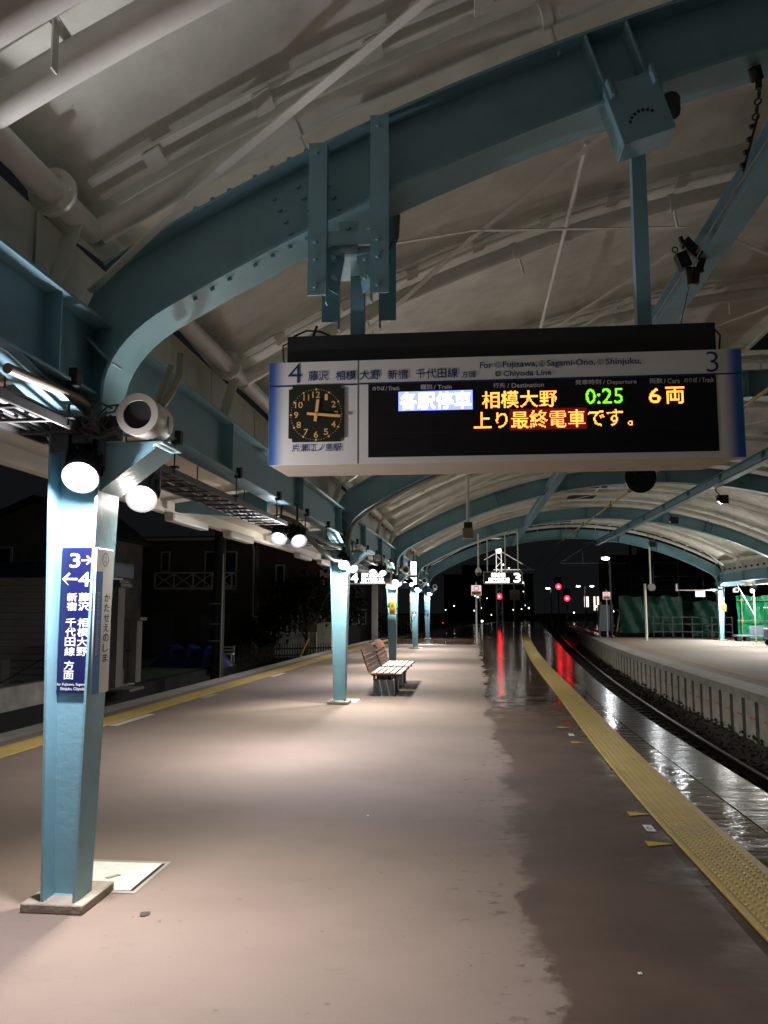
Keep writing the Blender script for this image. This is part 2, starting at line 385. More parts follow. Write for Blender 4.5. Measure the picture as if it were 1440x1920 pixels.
# ------------------------------------------------------------------ curves of the track
def interp(tab):
    xs = [a for a, _ in tab]; ys = [b for _, b in tab]; n = len(xs)
    d = [(ys[i + 1] - ys[i]) / (xs[i + 1] - xs[i]) for i in range(n - 1)]
    t = [d[0]] + [(d[i - 1] + d[i]) / 2 for i in range(1, n - 1)] + [d[-1]]
    def f(x):
        if x <= xs[0]: return ys[0] + t[0] * (x - xs[0])
        if x >= xs[-1]: return ys[-1] + t[-1] * (x - xs[-1])
        i = max(k for k in range(n - 1) if xs[k] <= x); h = xs[i + 1] - xs[i]; u = (x - xs[i]) / h
        return (ys[i] * (1 + 2 * u) * (1 - u) ** 2 + t[i] * h * u * (1 - u) ** 2 + ys[i + 1] * u * u * (3 - 2 * u) + t[i + 1] * h * u * u * (u - 1))
    return f
XR = interp([(-14, 3.0), (0, 2.58), (7.7, 2.5), (13, 2.5), (20.6, 2.78), (42, 4.1), (70, 5.9), (96, 7.7)])      # platform edge on the track side
YR = interp([(-14, 1.75), (4.4, 1.395), (7.4, 1.366), (16, 1.55), (25.5, 1.78), (42, 2.5), (70, 4.2), (96, 6.3)])  # inner edge of the tactile strip
YLm = interp([(-14, -5.5), (9, -5.2), (12.4, -5.11), (20, -4.89), (30, -4.6), (43, -4.0), (56, -2.5), (70, -.5), (96, 3.2)])
XE = interp([(-14, 5.5), (16, 5.33), (21.7, 5.36), (33.8, 5.72), (50.7, 6.8), (83, 9.2), (100, 10.9)])          # edge of the opposite platform
XL = lambda y: YLm(y) - .78
XT = lambda y: (XR(y) + XE(y)) / 2 - .05
YS = [-14 + i * .5 for i in range(0, 80)] + [26 + i for i in range(0, 71)]

def ribbon(f0, f1, z, ys=YS, nx=1):
    b = MB()
    for k in range(nx):
        A = [(f0(y) + (f1(y) - f0(y)) * k / nx, y, z) for y in ys]; B = [(f0(y) + (f1(y) - f0(y)) * (k + 1) / nx, y, z) for y in ys]
        b.strip(B, A)
    return b
# ground far and near
b = MB(); b.add([(-260, -60, -1.35), (260, -60, -1.35), (260, 420, -1.35), (-260, 420, -1.35)], [(0, 1, 2, 3)])
tag(b.build('ground', M['earth']), kind='structure')
# main platform: body and surfacing
b = ribbon(XL, XR, 0)
b.strip([(XL(y), y, 0) for y in YS], [(XL(y), y, -1.3) for y in YS], 1); b.strip([(XR(y), y, -1.3) for y in YS], [(XR(y), y, 0) for y in YS], 1)
b.add([(XL(96), 96, -1.3), (XR(96), 96, -1.3), (XR(96), 96, 0), (XL(96), 96, 0)], [(0, 1, 2, 3)], 1)
tag(b.build('platform', [M['floor'], M['coping']]), kind='structure')
tag(ribbon(lambda y: XR(y) - .42, lambda y: XR(y) + .03, .005).build('platform_edge', M['coping_wet']), kind='structure')
b = ribbon(lambda y: XL(y) - .03, lambda y: XL(y) + .36, .005)
tag(b.build('platform_edge', M['coping']), kind='structure')
# tactile strips with real studs and bars
def tactile(f, wdt, yb, ye, ridge):
    b = ribbon(f, lambda y: f(y) + wdt, .006, [y for y in YS if y <= 95]); nf = len(b.f)
    y = yb
    while y < ye:
        big = y < 16
        step = .06 if big else .09
        x0 = f(y)
        for k in range(6):
            xx = x0 + .075 + k * (wdt - .12) / 5.5
            r = .0125; h = .005
            n = 6
            b.add([(xx + r * math.cos(2 * PI * i / n), y + r * math.sin(2 * PI * i / n), .006) for i in range(n)] +
                  [(xx + r * .6 * math.cos(2 * PI * i / n), y + r * .6 * math.sin(2 * PI * i / n), .006 + h) for i in range(n)],
                  [(i, (i + 1) % n, n + (i + 1) % n, n + i) for i in range(n)] + [tuple(range(n, 2 * n))])
        y += step
    b.m = [1 if i >= nf else 0 for i in range(len(b.m))]
    ys = [q for q in YS if q <= 60]
    a = (.012, .042) if ridge > 0 else (wdt - .042, wdt - .012)
    b.slab([(f(q) + a[0], q, .014) for q in ys], [(f(q) + a[1], q, .014) for q in ys], (0, 0, -.0075))
    return b
tag(tactile(YR, .42, 2.0, 40, 1).build('tactile_strip', [M['yellow'], M['stud']]), kind='structure')
tag(tactile(lambda y: YLm(y) - .21, .42, 6.5, 24, -1).build('tactile_strip', [M['yellow'], M['stud']]), kind='structure')

# boarding marks on the surfacing
def marks(label, cx, cy, items):
    t = thing('boarding_mark', label, 'floor marking', (cx, cy, 0), 'boarding position marks')
    for kind, x, y in items:
        b = MB()
        if kind == 'tri':
            b.add([(x - .10, y + .06, .004), (x - .10, y - .08, .004), (x + .08, y + .0, .004)], [(0, 1, 2)]); b.build('orange_triangle', M['yclamp'], t)
        else:
            b.add([(x - .03, y - .09, .004), (x + .035, y - .09, .004), (x + .035, y + .09, .004), (x - .03, y + .09, .004)], [(0, 1, 2, 3)]); 
            b.text('6', -.02, .02, -.05, .05, (x, y, .0055), (1, 0, 0), (0, 1, 0), 1); b.build('number_tag', [M['ltwhite'], M['greytext']], t)
marks('pair of orange floor triangles with a white tag, nearer pair beside the yellow strip', 1.28, 6.45, [('tri', 1.30, 6.88), ('tag', 1.27, 6.45), ('tri', 1.27, 6.05)])
marks('pair of small orange floor triangles with a white tag, further along the yellow strip', 1.24, 10.6, [('tri', 1.27, 10.35), ('tag', 1.24, 10.95), ('tri', 1.24, 11.6)])
for i, (y0, y1, lb) in enumerate([(11.1, 12.4, 'long white boarding label on the floor beside the nearest blue column'), (14.6, 15.3, 'worn white boarding label on the floor left of the second column'), (19.2, 20.4, 'far white boarding label beside the left yellow line')]):
    b = MB(); n = 5
    x = lambda y: YLm(y) + .23
    b.add([(x(y0), y0, .004), (x(y0) + .13, y0, .004), (x(y1) + .13, y1, .004), (x(y1), y1, .004)], [(0, 1, 2, 3)])
    tag(b.build('boarding_label', M['signwhite'] if i != 1 else M['greytext']), lb, 'floor marking', 'white boarding labels')

# opposite platform
YE = [6 + i * .5 for i in range(0, 60)] + [36 + i for i in range(0, 65)]
XF = lambda y: XE(y) + 13 if y < 60 else XE(y) + 6
b = ribbon(XE, XF, 0, YE); b.strip([(XE(y) + .25, y, -1.3) for y in YE], [(XE(y) + .25, y, -.16) for y in YE][:], 1)
tag(b.build('opposite_platform', [M['floor_right'], M['gap']]), kind='structure')
b = MB(); 
b.slab([(XE(y) - .06, y, .005) for y in YE], [(XE(y) + .55, y, .005) for y in YE], (0, 0, -.16))
tag(b.build('opposite_platform_edge', M['coping']), kind='structure')
tag(ribbon(lambda y: XE(y) + .95, lambda y: XE(y) + 1.3, .005, YE).build('opposite_yellow_line', M['yellow_worn']), kind='structure')
b = MB(); y = 9.0; i = 0
while y < 62:
    x0, x1 = XE(y) + .02, XE(y + .56) + .02
    b.hexa([(x0, y, -1.3), (x0 + .2, y, -1.3), (x1 + .2, y + .56, -1.3), (x1, y + .56, -1.3), (x0, y, -.155), (x0 + .2, y, -.155), (x1 + .2, y + .56, -.155), (x1, y + .56, -.155)], 0)
    if y < 30:
        dz = random.uniform(-.02, .02)
        b.hexa([(x0 - .004, y + .01, -.52 + dz), (x0, y + .01, -.52 + dz), (x0 + (x1 - x0) * .55, y + .30, -.52 + dz), (x0 - .004 + (x1 - x0) * .55, y + .30, -.52 + dz),
                (x0 - .004, y + .01, -.485 + dz), (x0, y + .01, -.485 + dz), (x0 + (x1 - x0) * .55, y + .30, -.485 + dz), (x0 - .004 + (x1 - x0) * .55, y + .30, -.485 + dz)], 1)
    y += .78
tag(b.build('opposite_platform_wall', [M['plank'], M['orange']]), kind='structure')

# track between the platforms
def ballast_strip(name, f0, f1, y0, y1, zf):
    b = MB(); n = 12; rows = []
    y = y0
    while y <= y1:
        row = []
        for k in range(n + 1):
            x = f0(y) + (f1(y) - f0(y)) * k / n
            row.append((x, y + random.uniform(-.06, .06), zf(k / n) + random.uniform(-.035, .035)))
        rows.append(row); y += .2 if y < 40 else .8
    for a, c in zip(rows, rows[1:]): b.strip(c, a)
    tag(b.build(name, M['ballast'], smooth=False), kind='structure')
ballast_strip('track_bed', lambda y: XR(y) - .1, lambda y: XE(y) + .3, 5, 110, lambda u: -1.13 if u < .72 else -1.13 + (u - .72) * 1.0)
b = MB()
for i in range(5200):
    y = 8 + 34 * random.random() ** 1.7; u = random.random(); x = XR(y) + (XE(y) - XR(y)) * u
    if abs(abs(x - XT(y)) - .535) < .06: continue
    z = -1.12 if u < .72 else -1.12 + (u - .72) * 1.0
    s = random.uniform(.022, .05); rot = Euler((random.random() * 6, random.random() * 6, 0)).to_matrix()
    pts = [rot @ Vector(q) * s + Vector((x, y, z)) for q in ((1, 0, -.4), (-.6, .8, -.5), (-.5, -.9, -.3), (.1, .1, .9), (.2, -.6, .5))]
    b.add(pts, [(0, 1, 3), (1, 2, 3), (2, 4, 3), (0, 3, 4), (0, 4, 2), (0, 2, 1)])
tag(b.build('ballast_stones', M['ballast'], smooth=False), 'loose dark ballast stones heaped along the wall of the opposite platform', kind='stuff')
trk = thing('railway_track', 'curving railway track with dark wet rails between the two platforms', 'railway track', (XT(5), 5, -1.13))
ys = [5 + i * .75 for i in range(60)] + [50 + i * 2 for i in range(31)]
for sgn in (-1, 1):
    f = lambda y: XT(y) + sgn * .535
    b = MB(); b.slab([(f(y) - .035, y, -.95) for y in ys], [(f(y) + .035, y, -.95) for y in ys], (0, 0, -.04), 1)
    b.slab([(f(y) - .01, y, -.99) for y in ys], [(f(y) + .01, y, -.99) for y in ys], (0, 0, -.1)); b.slab([(f(y) - .06, y, -1.075) for y in ys], [(f(y) + .06, y, -1.075) for y in ys], (0, 0, -.02))
    b.build('rail', [M['rust'], M['railtop']], trk)
for i in range(90):
    y = 6 + i * .62; b = MB(); b.bx(XT(y) - .95, XT(y) + .95, y - .1, y + .1, -1.2, -1.09); b.build('sleeper', M['ballast'], trk)

# ------------------------------------------------------------------ canopy
XM, R0, ZC = 5.0, 13.7, 5.066 - 13.7
def az(x, r): return ZC + math.sqrt(r * r - (x - XM) ** 2)
def nrm(x, r): return Vector(((x - XM) / r, 0, math.sqrt(1 - ((x - XM) / r) ** 2)))
XA, XB = -2.2, 12.2
RIBY = [-14.43, -4.93, 4.57, 14.07, 23.57, 33.07, 42.57]
MIRX = XA + XB      # the vault is symmetrical about 5.0
canopy = thing('station_canopy', 'blue arched steel canopy with pale vaulted roof spanning both platforms and the track', 'canopy', (XM, 14, 0))
def flip(b, mx=MIRX):
    c = MB(); c.v = [(mx - x, y, z) for x, y, z in b.v]; c.f = [tuple(reversed(f)) for f in b.f]; c.m = list(b.m); return c
def merge(a, c):
    n = len(a.v); a.v += c.v; a.f += [tuple(i + n for i in f) for f in c.f]; a.m += c.m; return a
def rib_paths():
    lo = []
    # vertical start at the column, fillet, then the arc
    xs, rad = -2.08, .34
    lo += [(xs, 2.54), (xs, 2.66), (xs, 2.78)]
    # find the fillet end on the arc
    xe = -1.72
    pe = (xe, az(xe, R0)); te = Vector((math.sqrt(1 - ((xe - XM) / R0) ** 2), -(xe - XM) / R0))
    p0 = Vector((xs, 2.80)); p3 = Vector(pe); h = .24
    p1 = p0 + Vector((0, h)); p2 = p3 - te * .2
    for i in range(1, 9):
        u = i / 9; lo.append(tuple(p0 * (1 - u) ** 3 + p1 * 3 * u * (1 - u) ** 2 + p2 * 3 * u * u * (1 - u) + p3 * u ** 3))
    n = 22
    lo += [(xe + (XM - xe) * i / n, az(xe + (XM - xe) * i / n, R0)) for i in range(n + 1)]
    hi = []
    for i, p in enumerate(lo):
        if i < 11: u = i / 11; x = -2.32 + (xe - .19 + 2.32) * u; hi.append((x, az(x, R0 + .42)) if i > 3 else (-2.32, 2.6 + (az(-2.32, R0 + .42) - 2.6) * i / 4))
        else:
            q = Vector((p[0], 0, p[1])) + nrm(p[0], R0) * .42; hi.append((q.x, q.z))
    return lo, hi
lo, hi = rib_paths()
def make_rib(y):
    b = MB()
    n = len(lo)
    b.slab([(p[0], y - .006, p[1]) for p in lo], [(p[0], y - .006, p[1]) for p in hi], (0, .012, 0))
    # lower flange
    dl = []
    for i in range(n):
        a = Vector(lo[max(0, i - 1)]); c = Vector(lo[min(n - 1, i + 1)]); d = (c - a).normalized(); dl.append(Vector((d.y, 0, -d.x)) * .018)
    b.slab([(p[0], y + .15, p[1]) for p in lo], [(p[0], y - .15, p[1]) for p in lo], dl)
    h2 = hi[6:]
    b.slab([(p[0], y - .13, p[1]) for p in h2], [(p[0], y + .13, p[1]) for p in h2], (0, 0, .018))
    # knee stiffener and rib stiffeners
    b.bar((-2.30, y - .07, 3.26), (-2.02, y - .07, 2.98), .012, .13, (0, 1, 0))
    for x in (.80, 1.02, 2.6, 4.6):
        p = Vector((x, 0, az(x, R0 + .01))); q = p + nrm(x, R0) * .4
        b.obx(((p.x + q.x) / 2, y - .072, (p.z + q.z) / 2), (.006, 0, 0), (0, .065, 0), (q - p) / 2)
    return merge(b, flip(b))
rib_me = None
for y in RIBY:
    if rib_me is None:
        o = make_rib(y).build('arch_rib', M['teal'], canopy); rib_me = o; y0r = y
    else:
        o = rib_me.copy(); COL.objects.link(o); o.parent = canopy; o.location = (0, y - y0r, 0)
# splice plates with bolts on the rib nearest the sign
b = MB(); y = 4.57
for x0, x1 in ((-1.04, -.60),):
    P = []
    for x in (x0, x1):
        p = Vector((x, 0, az(x, R0))); q = nrm(x, R0); P.append((p + q * .05, p + q * .37))
    b.hexa([(P[0][0].x, y - .018, P[0][0].z), (P[1][0].x, y - .018, P[1][0].z), (P[1][0].x, y - .006, P[1][0].z), (P[0][0].x, y - .006, P[0][0].z),
            (P[0][1].x, y - .018, P[0][1].z), (P[1][1].x, y - .018, P[1][1].z), (P[1][1].x, y - .006, P[1][1].z), (P[0][1].x, y - .006, P[0][1].z)])
    for i in range(3):
        for k in range(4):
            x = x0 + .06 + i * .14; c = Vector((x, y - .018, az(x, R0))) + nrm(x, R0) * (.085 + k * .08)
            b.tube([c, c + Vector((0, -.016, 0))], .016, 6)
    for i in range(7):
        x = -1.56 + i * .1 + (.05 if i > 2 else 0); c = Vector((x, y - .09, az(x, R0 + .44))); q = nrm(x, R0)
        b.tube([c, c + q * .025], .016, 6); c = Vector((x, y - .09, az(x, R0 - .02))); b.tube([c, c - q * .02], .014, 6)
build_each(b, 'splice_plate', M['teal'], canopy)

# eave beams over the columns
def eave_beam():
    b = MB(); y0, y1 = -15, 43.3
    b.bx(-2.206, -2.194, y0, y1, 2.815, 3.235)
    b.bx(-2.30, -2.10, y0, y1, 2.80, 2.815); b.bx(-2.32, -2.08, y0, y1, 3.235, 3.25)
    y = y0 + .57 + .02 + 3.1667 - .6
    while y < y1:
        b.bx(-2.30, -2.10, y - .006, y + .006, 2.8155, 3.2345); y += 3.1667
    for ry in RIBY:   # haunch plates on either side of each column
        for s in (-1, 1):
            b.add([(-2.302, ry + s * .17, 2.62), (-2.098, ry + s * .17, 2.62), (-2.098, ry + s * .95, 2.798), (-2.302, ry + s * .95, 2.798)], [(0, 1, 2, 3) if s < 0 else (3, 2, 1, 0)])
            b.add([(-2.2, ry + s * .17, 2.622), (-2.2, ry + s * .93, 2.799), (-2.2, ry + s * .17, 2.799)], [(0, 1, 2)])
    return b
b = eave_beam(); b.build('eave_beam', M['teal'], canopy); flip(b).build('eave_beam', M['teal'], canopy)
# two longitudinal girders that carry the overhead line
for gx, drop in ((2.2, .03), (6.42, .27)):
    zt = az(gx, R0) - .01; zb = 4.74
    b = MB(); b.bx(gx - .006, gx + .006, -15, 43.2, zb + .012, zt - (.0 if gx < 3 else .03) - .012)
    b.bx(gx - .09, gx + .09, -15, 43.2, zb, zb + .012)
    ztt = zb + .24 if gx > 3 else zt + .2
    b = MB(); b.bx(gx - .006, gx + .006, -15, 43.2, zb + .012, ztt); b.bx(gx - .1, gx + .1, -15, 43.2, zb, zb + .012); b.bx(gx - .1, gx + .1, -15, 43.2, ztt, ztt + .012)
    b.tube([(gx - .13, -15, zb + .05), (gx - .13, 43, zb + .05)], .013, 6, 1)
    y = -13
    while y < 43:
        if gx > 3: b.bx(gx - .08, gx + .08, y - .05, y + .05, ztt + .013, az(gx, R0) + .0); b.bx(gx - .08, gx - .007, y - .01, y + .01, zb + .013, ztt - .001)
        y += 3.1667
    b.build('line_girder', [M['teal_dark'], M['steel']], canopy)

# roof sheet in panels, pipes, rails with clips
RT = R0 + .42
def seam_list():
    L = []
    for i, y in enumerate(RIBY[:-1]):
        for k in range(3): L.append(y - .12 + k * 9.5 / 3)
    L.append(RIBY[-1] - .12); return L
SEAMS = seam_list()
RP = RT + .20       # pipe centres
RS = RT + .38       # sheet
bounds = sorted(SEAMS + [3.12]); bounds = [q for q in bounds if abs(q - 1.283) > .3]
for a, c in zip(bounds, bounds[1:]):
    b = MB(); n, k = 44, 9; rows = []
    for j in range(k + 1):
        v = j / k; y = a + (c - a) * v; rise = .13 * math.sin(PI * v) ** .8
        row = []
        for i in range(n + 1):
            x = -2.42 + (MIRX + 4.84) * i / n
            
            rr = RS + rise * (1 - .3 * math.cos(2 * PI * i / 11)) ; row.append((x, y, az(x, rr) if True else 0))
        rows.append(row)
    for r0, r1 in zip(rows, rows[1:]): b.strip(r0, r1)
    b.build('roof_sheet', M['membrane'], canopy)
def arc_pts(y, r, x0=-2.14, x1=None, n=40):
    x1 = MIRX + 2.14 if x1 is None else x1
    return [(x0 + (x1 - x0) * i / n, y, az(x0 + (x1 - x0) * i / n, r)) for i in range(n + 1)]
def arc_pipe(y, rad=.07, rail=True, r=RP):
    b = MB(); x1 = MIRX + 2.14 - 4.28 + .0
    b.tube(arc_pts(y, r, -2.14, XB + (-2.2 + 2.14) * -1 * -1), rad, 12)
    if rail:
        for off, hgt in ((-.21, .0), ):
            A = arc_pts(y + off - .03, RS - .03, -2.1, XB - .1); B = arc_pts(y + off + .03, RS - .03, -2.1, XB - .1)
            b.slab(A, B, (0, 0, -.02))
            x = -1.75
            while x < XB - .3:
                p = Vector((x, y - .155, az(x, RS - .075))); q = nrm(x, R0); t = Vector((q.z, 0, -q.x))
                b.obx(p, t * .055, (0, .075, -.012), q * .006); x += .62
        A = arc_pts(y - .10, RS - .045, -2.1, XB - .1); B = arc_pts(y - .05, RS - .045, -2.1, XB - .1)
        b.slab(A, B, (0, 0, -.012))
        x = -1.0
        while x < XB:     # strap and post to the rib
            p = Vector((x, y, az(x, r))); q = nrm(x, R0); t = Vector((q.z, 0, -q.x))
            b.ring(p, t, rad + .012, rad - .002, .06, 14); b.bar(p + t * .02 + Vector((0, .03, 0)) - q * rad, p + t * .02 + Vector((0, .08, 0)) - q * .21, .05, .012, t); x += 1.45
    return b
for y in SEAMS:
    if abs(y - 1.283) < .05: continue
    arc_pipe(y).build('roof_pipe', M['white'], canopy)
b = MB(); b.tube(arc_pts(3.30, RP + .02, -2.14, XB), .085, 14); b.build('roof_pipe', M['white'], canopy)
b = MB(); b.tube(arc_pts(2.93, RP + .02, -2.14, XB), .085, 14)
for i in range(14):
    x = -1.75 + i * 1.0; b.bar((x, 2.93, az(x, RP + .1)), (x, 3.30, az(x, RP + .1)), .05, .008); b.bar((x, 3.16, az(x, RP + .1)), (x, 3.16, az(x, RP - .1)), .05, .008, (1, 0, 0))
b.build('roof_pipe', M['white'], canopy)
# pipes along the eaves with flange joints, white gutter with slots
for side in (0, 1):
    b = MB(); g = MB(); zp = az(-2.16, RP)
    for a, c in zip(bounds, bounds[1:]):
        b.tube([(-2.16, a + .03, zp), (-2.16, c - .03, zp)], .07, 14)
        for q in (c - .5,): 
            b.ring((-2.16, q, zp), (0, 1, 0), .13, .05, .03, 20)
            for k in range(6):
                an = k * PI / 3; cc = Vector((-2.16 + .1 * math.cos(an), q, zp + .1 * math.sin(an))); b.tube([cc - Vector((0, .03, 0)), cc + Vector((0, .03, 0))], .012, 6)
            b.bar((-2.16, q + .25, zp - .05), (-2.28, q + .25, 3.30), .09, .01, (0, 1, 0))
    g.bx(-2.45, -2.44, -15, 43, 3.251, 3.86, 0); g.bx(-2.4395, -2.436, -15, 43, 3.40, 3.52, 1)
    y = -14.8
    while y < 43:
        g.bx(-2.40, -2.37, y, min(y + 1.55, 43), 3.262, 3.40); g.bx(-2.40, -2.38, y, min(y + 1.55, 43), 3.49, 3.80)
        g.bx(-2.4045, -2.3715, y + .3, y + .72, 3.4005, 3.4895); g.bx(-2.405, -2.372, y + 1.1, y + 1.5, 3.4005, 3.4895)
        g.bx(-2.38, -2.2, y + .2, y + .24, 3.2515, 3.30); y += 1.5833
    (flip(b) if side else b).build('eave_pipe', M['white'], canopy); (flip(g) if side else g).build('gutter', [M['white'], M['void']], canopy)
# flat diagonal braces under the sheet, in every bay
def brace_pts(p0, p1, r=R0 + .47):
    return Vector((p0[0], p0[1], az(p0[0], r))), Vector((p1[0], p1[1], az(p1[0], r)))
b0 = MB()
for i, y in enumerate(RIBY[:-1]):
    o = y - 4.57
    if i == 1: continue
    for p0, p1, wd in (((-2.0, 5.0), (2.1, 5.0 + 2.9), .045), ((-1.7, 8.3), (1.75, 4.9), .05), ((2.3, 8.0), (6.3, 12.2), .05), ((2.3, 12.5), (6.2, 8.3), .05),
                       ((-2.0, 13.6), (1.9, 9.6), .05), ((.5, 10.6), (2.1, 8.5), .035), ((6.6, 5.2), (10.4, 9.4), .05), ((6.6, 9.4), (10.6, 5.2), .05), ((9.0, 9.8), (12.6, 13.4), .05)):
        a, c = brace_pts((p0[0], p0[1] + o), (p1[0], p1[1] + o)); m_ = (a + c) / 2; m_.z = az(m_.x, R0 + .45)
        b0 = MB(); b0.bar(a, m_, wd, .008); b0.bar(m_, c, wd, .008); b0.build('diagonal_brace', M['white'], canopy)
    for x in (.88, 4.3):
        b0 = MB(); b0.tube([(x, y + 1.25, az(x, R0 + .5)), (x, y + 5.3, az(x, R0 + .5))], .02, 8); b0.build('purlin_tube', M['white'], canopy)
a, c = brace_pts((-2.24, 5.0), (-.1, 3.72)); 
b0 = MB(); b0.bar((-2.2, 4.5, 3.44), (-1.39, 4.30, az(-1.39, RT + .06)), .055, .01); b0.bar((-1.39, 4.30, az(-1.39, RT + .06)), (.35, 3.50, az(.35, RT + .06)), .055, .01)
b0.build('diagonal_brace', M['white'], canopy)
# dark gaps in the roof over the track
for x, y in ((5.2, 13.25), (4.3, 26.4), (4.25, 29.0), (4.2, 31.9), (4.3, 38.4), (4.4, 41)):
    b = MB(); hx = .62 if y < 20 else .5; b.bx(x - hx, x + hx, y - .5, y + .5, az(x, RS) - .09, az(x, RS) - .075); b.bx(x - hx - .06, x + hx + .06, y - .56, y + .56, az(x, RS) - .074, az(x, RS) - .05, 1)
    b.build('roof_opening', [M['void'], M['white']], canopy)
# outer eave: cantilever arms, soffit boards and edge channel
for side in (0, 1):
    b = MB(); s = MB()
    for y in [q + d for q in RIBY for d in (0, 4.75)]:
        if y > 43: continue
        b.hexa([(-3.4, y - .05, 2.70), (-2.31, y - .05, 2.60), (-2.31, y + .05, 2.60), (-3.4, y + .05, 2.70), (-3.4, y - .05, 2.80), (-2.31, y - .05, 2.95), (-2.31, y + .05, 2.95), (-3.4, y + .05, 2.80)])
    s.add([(-3.55, -15, 2.84), (-2.31, -15, 3.0), (-2.31, 43.2, 3.0), (-3.55, 43.2, 2.84)], [(3, 2, 1, 0)])
    s.add([(-3.55, -15, 2.87), (-2.31, -15, 3.25), (-2.31, 43.2, 3.25), (-3.55, 43.2, 2.87)], [(0, 1, 2, 3)])
    s.bx(-3.58, -3.52, -15, 43.2, 2.70, 2.88); s.bx(-3.48, -3.38, -15, 43.2, 2.66, 2.70)
    y = -14
    while y < 43: s.bx(-3.0, -2.96, y, y + 2.2, 2.86, 2.89); y += 2.375
    build_each(flip(b) if side else b, 'cantilever_arm', M['teal_dark'], canopy); (flip(s) if side else s).build('soffit', M['soffit'], canopy)

# ------------------------------------------------------------------ columns
def make_column(label, xc=-2.2, y0=4.57, group='blue canopy columns'):
    t = thing('canopy_column', label, 'column', (xc, y0, 0), group)
    d = y0 - 4.57; dx = xc + 2.2
    Z0, Z1, Z2 = .05, 2.52, 2.80
    b = MB()
    def lvl(x0, x1, ya, yb, z): return [(x0 + dx, ya + d, z), (x1 + dx, ya + d, z), (x1 + dx, yb + d, z), (x0 + dx, yb + d, z)]
    th = .014
    b.hexa(lvl(-2.287, -2.287 + th, 4.40, 4.60, Z0) + lvl(-2.365, -2.365 + th, 4.41, 4.70, Z1)); b.hexa(lvl(-2.365, -2.365 + th, 4.41, 4.70, Z1 + .0002) + lvl(-2.365, -2.365 + th, 4.42, 4.72, Z2))
    b.hexa(lvl(-2.097 - th, -2.097, 4.40, 4.60, Z0) + lvl(-2.058 - th, -2.058, 4.41, 4.70, Z1))
    b.hexa(lvl(-2.287 + th, -2.097 - th, 4.525, 4.537, Z0) + lvl(-2.365 + th, -2.058 - th, 4.525, 4.537, Z1)); b.hexa(lvl(-2.365 + th, -2.082 - th, 4.525, 4.537, Z1 + .0002) + lvl(-2.365 + th, -2.10, 4.525, 4.537, Z2))
    # weld beads at the foot
    b.tube([(-2.273 + dx, 4.522 + d, Z0), (-2.111 + dx, 4.522 + d, Z0)], .006, 6)
    b.build('shaft', M['teal'], t)
    f = MB(); f.bx(-2.385 + dx, -2.04 + dx, 4.37 + d, 4.77 + d, .0, .05); f.build('plinth', M['plinth'], t, bevel=.008)
    k = MB()   # corbel that carries speakers and lamps on the track side
    k.hexa([(-2.061 + dx, 4.425 + d, 2.258), (-1.76 + dx, 4.425 + d, 2.486), (-1.76 + dx, 4.4295 + d, 2.486), (-2.061 + dx, 4.4295 + d, 2.258), (-2.061 + dx, 4.425 + d, 2.51), (-1.76 + dx, 4.425 + d, 2.51), (-1.76 + dx, 4.4295 + d, 2.51), (-2.061 + dx, 4.4295 + d, 2.51)])
    k.hexa([(-2.061 + dx, 4.43 + d, 2.248), (-1.745 + dx, 4.43 + d, 2.488), (-1.745 + dx, 4.71 + d, 2.488), (-2.061 + dx, 4.71 + d, 2.248), (-2.061 + dx, 4.43 + d, 2.262), (-1.75 + dx, 4.43 + d, 2.502), (-1.75 + dx, 4.71 + d, 2.502), (-2.061 + dx, 4.71 + d, 2.262)])
    k.bx(-2.061 + dx, -1.70 + dx, 4.42 + d, 4.72 + d, 2.5105, 2.522)
    k.build('corbel', M['teal'], t)
    return t
col_lab = ['nearest blue H shaped column with two platform signs and a white floor hatch at its foot', 'plain second blue column between the nearest column and the wooden benches',
           'third blue column with a yellow emergency box and red striped top', 'fourth blue column with a blue notice and a leaning hose', 'farthest blue column at the end of the roof with a small framed timetable']
cols = [make_column(col_lab[0])]
for i, y in enumerate(RIBY[3:]): cols.append(again(cols[0], (-2.2, y, 0), col_lab[i + 1]))
rear = again(cols[0], (-2.2, RIBY[1], 0), 'blue column behind the viewer, next before the nearest one')
cols_r = []
for i, (y, lb) in enumerate(((42.57, 'white lit column on the opposite platform in front of the green sheets'), (33.07, 'column on the opposite platform just outside the right edge'), (23.57, 'nearer column on the opposite platform outside the picture'))):
    c = again(cols[0], (XB, y, 0), lb); c.rotation_euler = (0, 0, PI); cols_r.append(c)

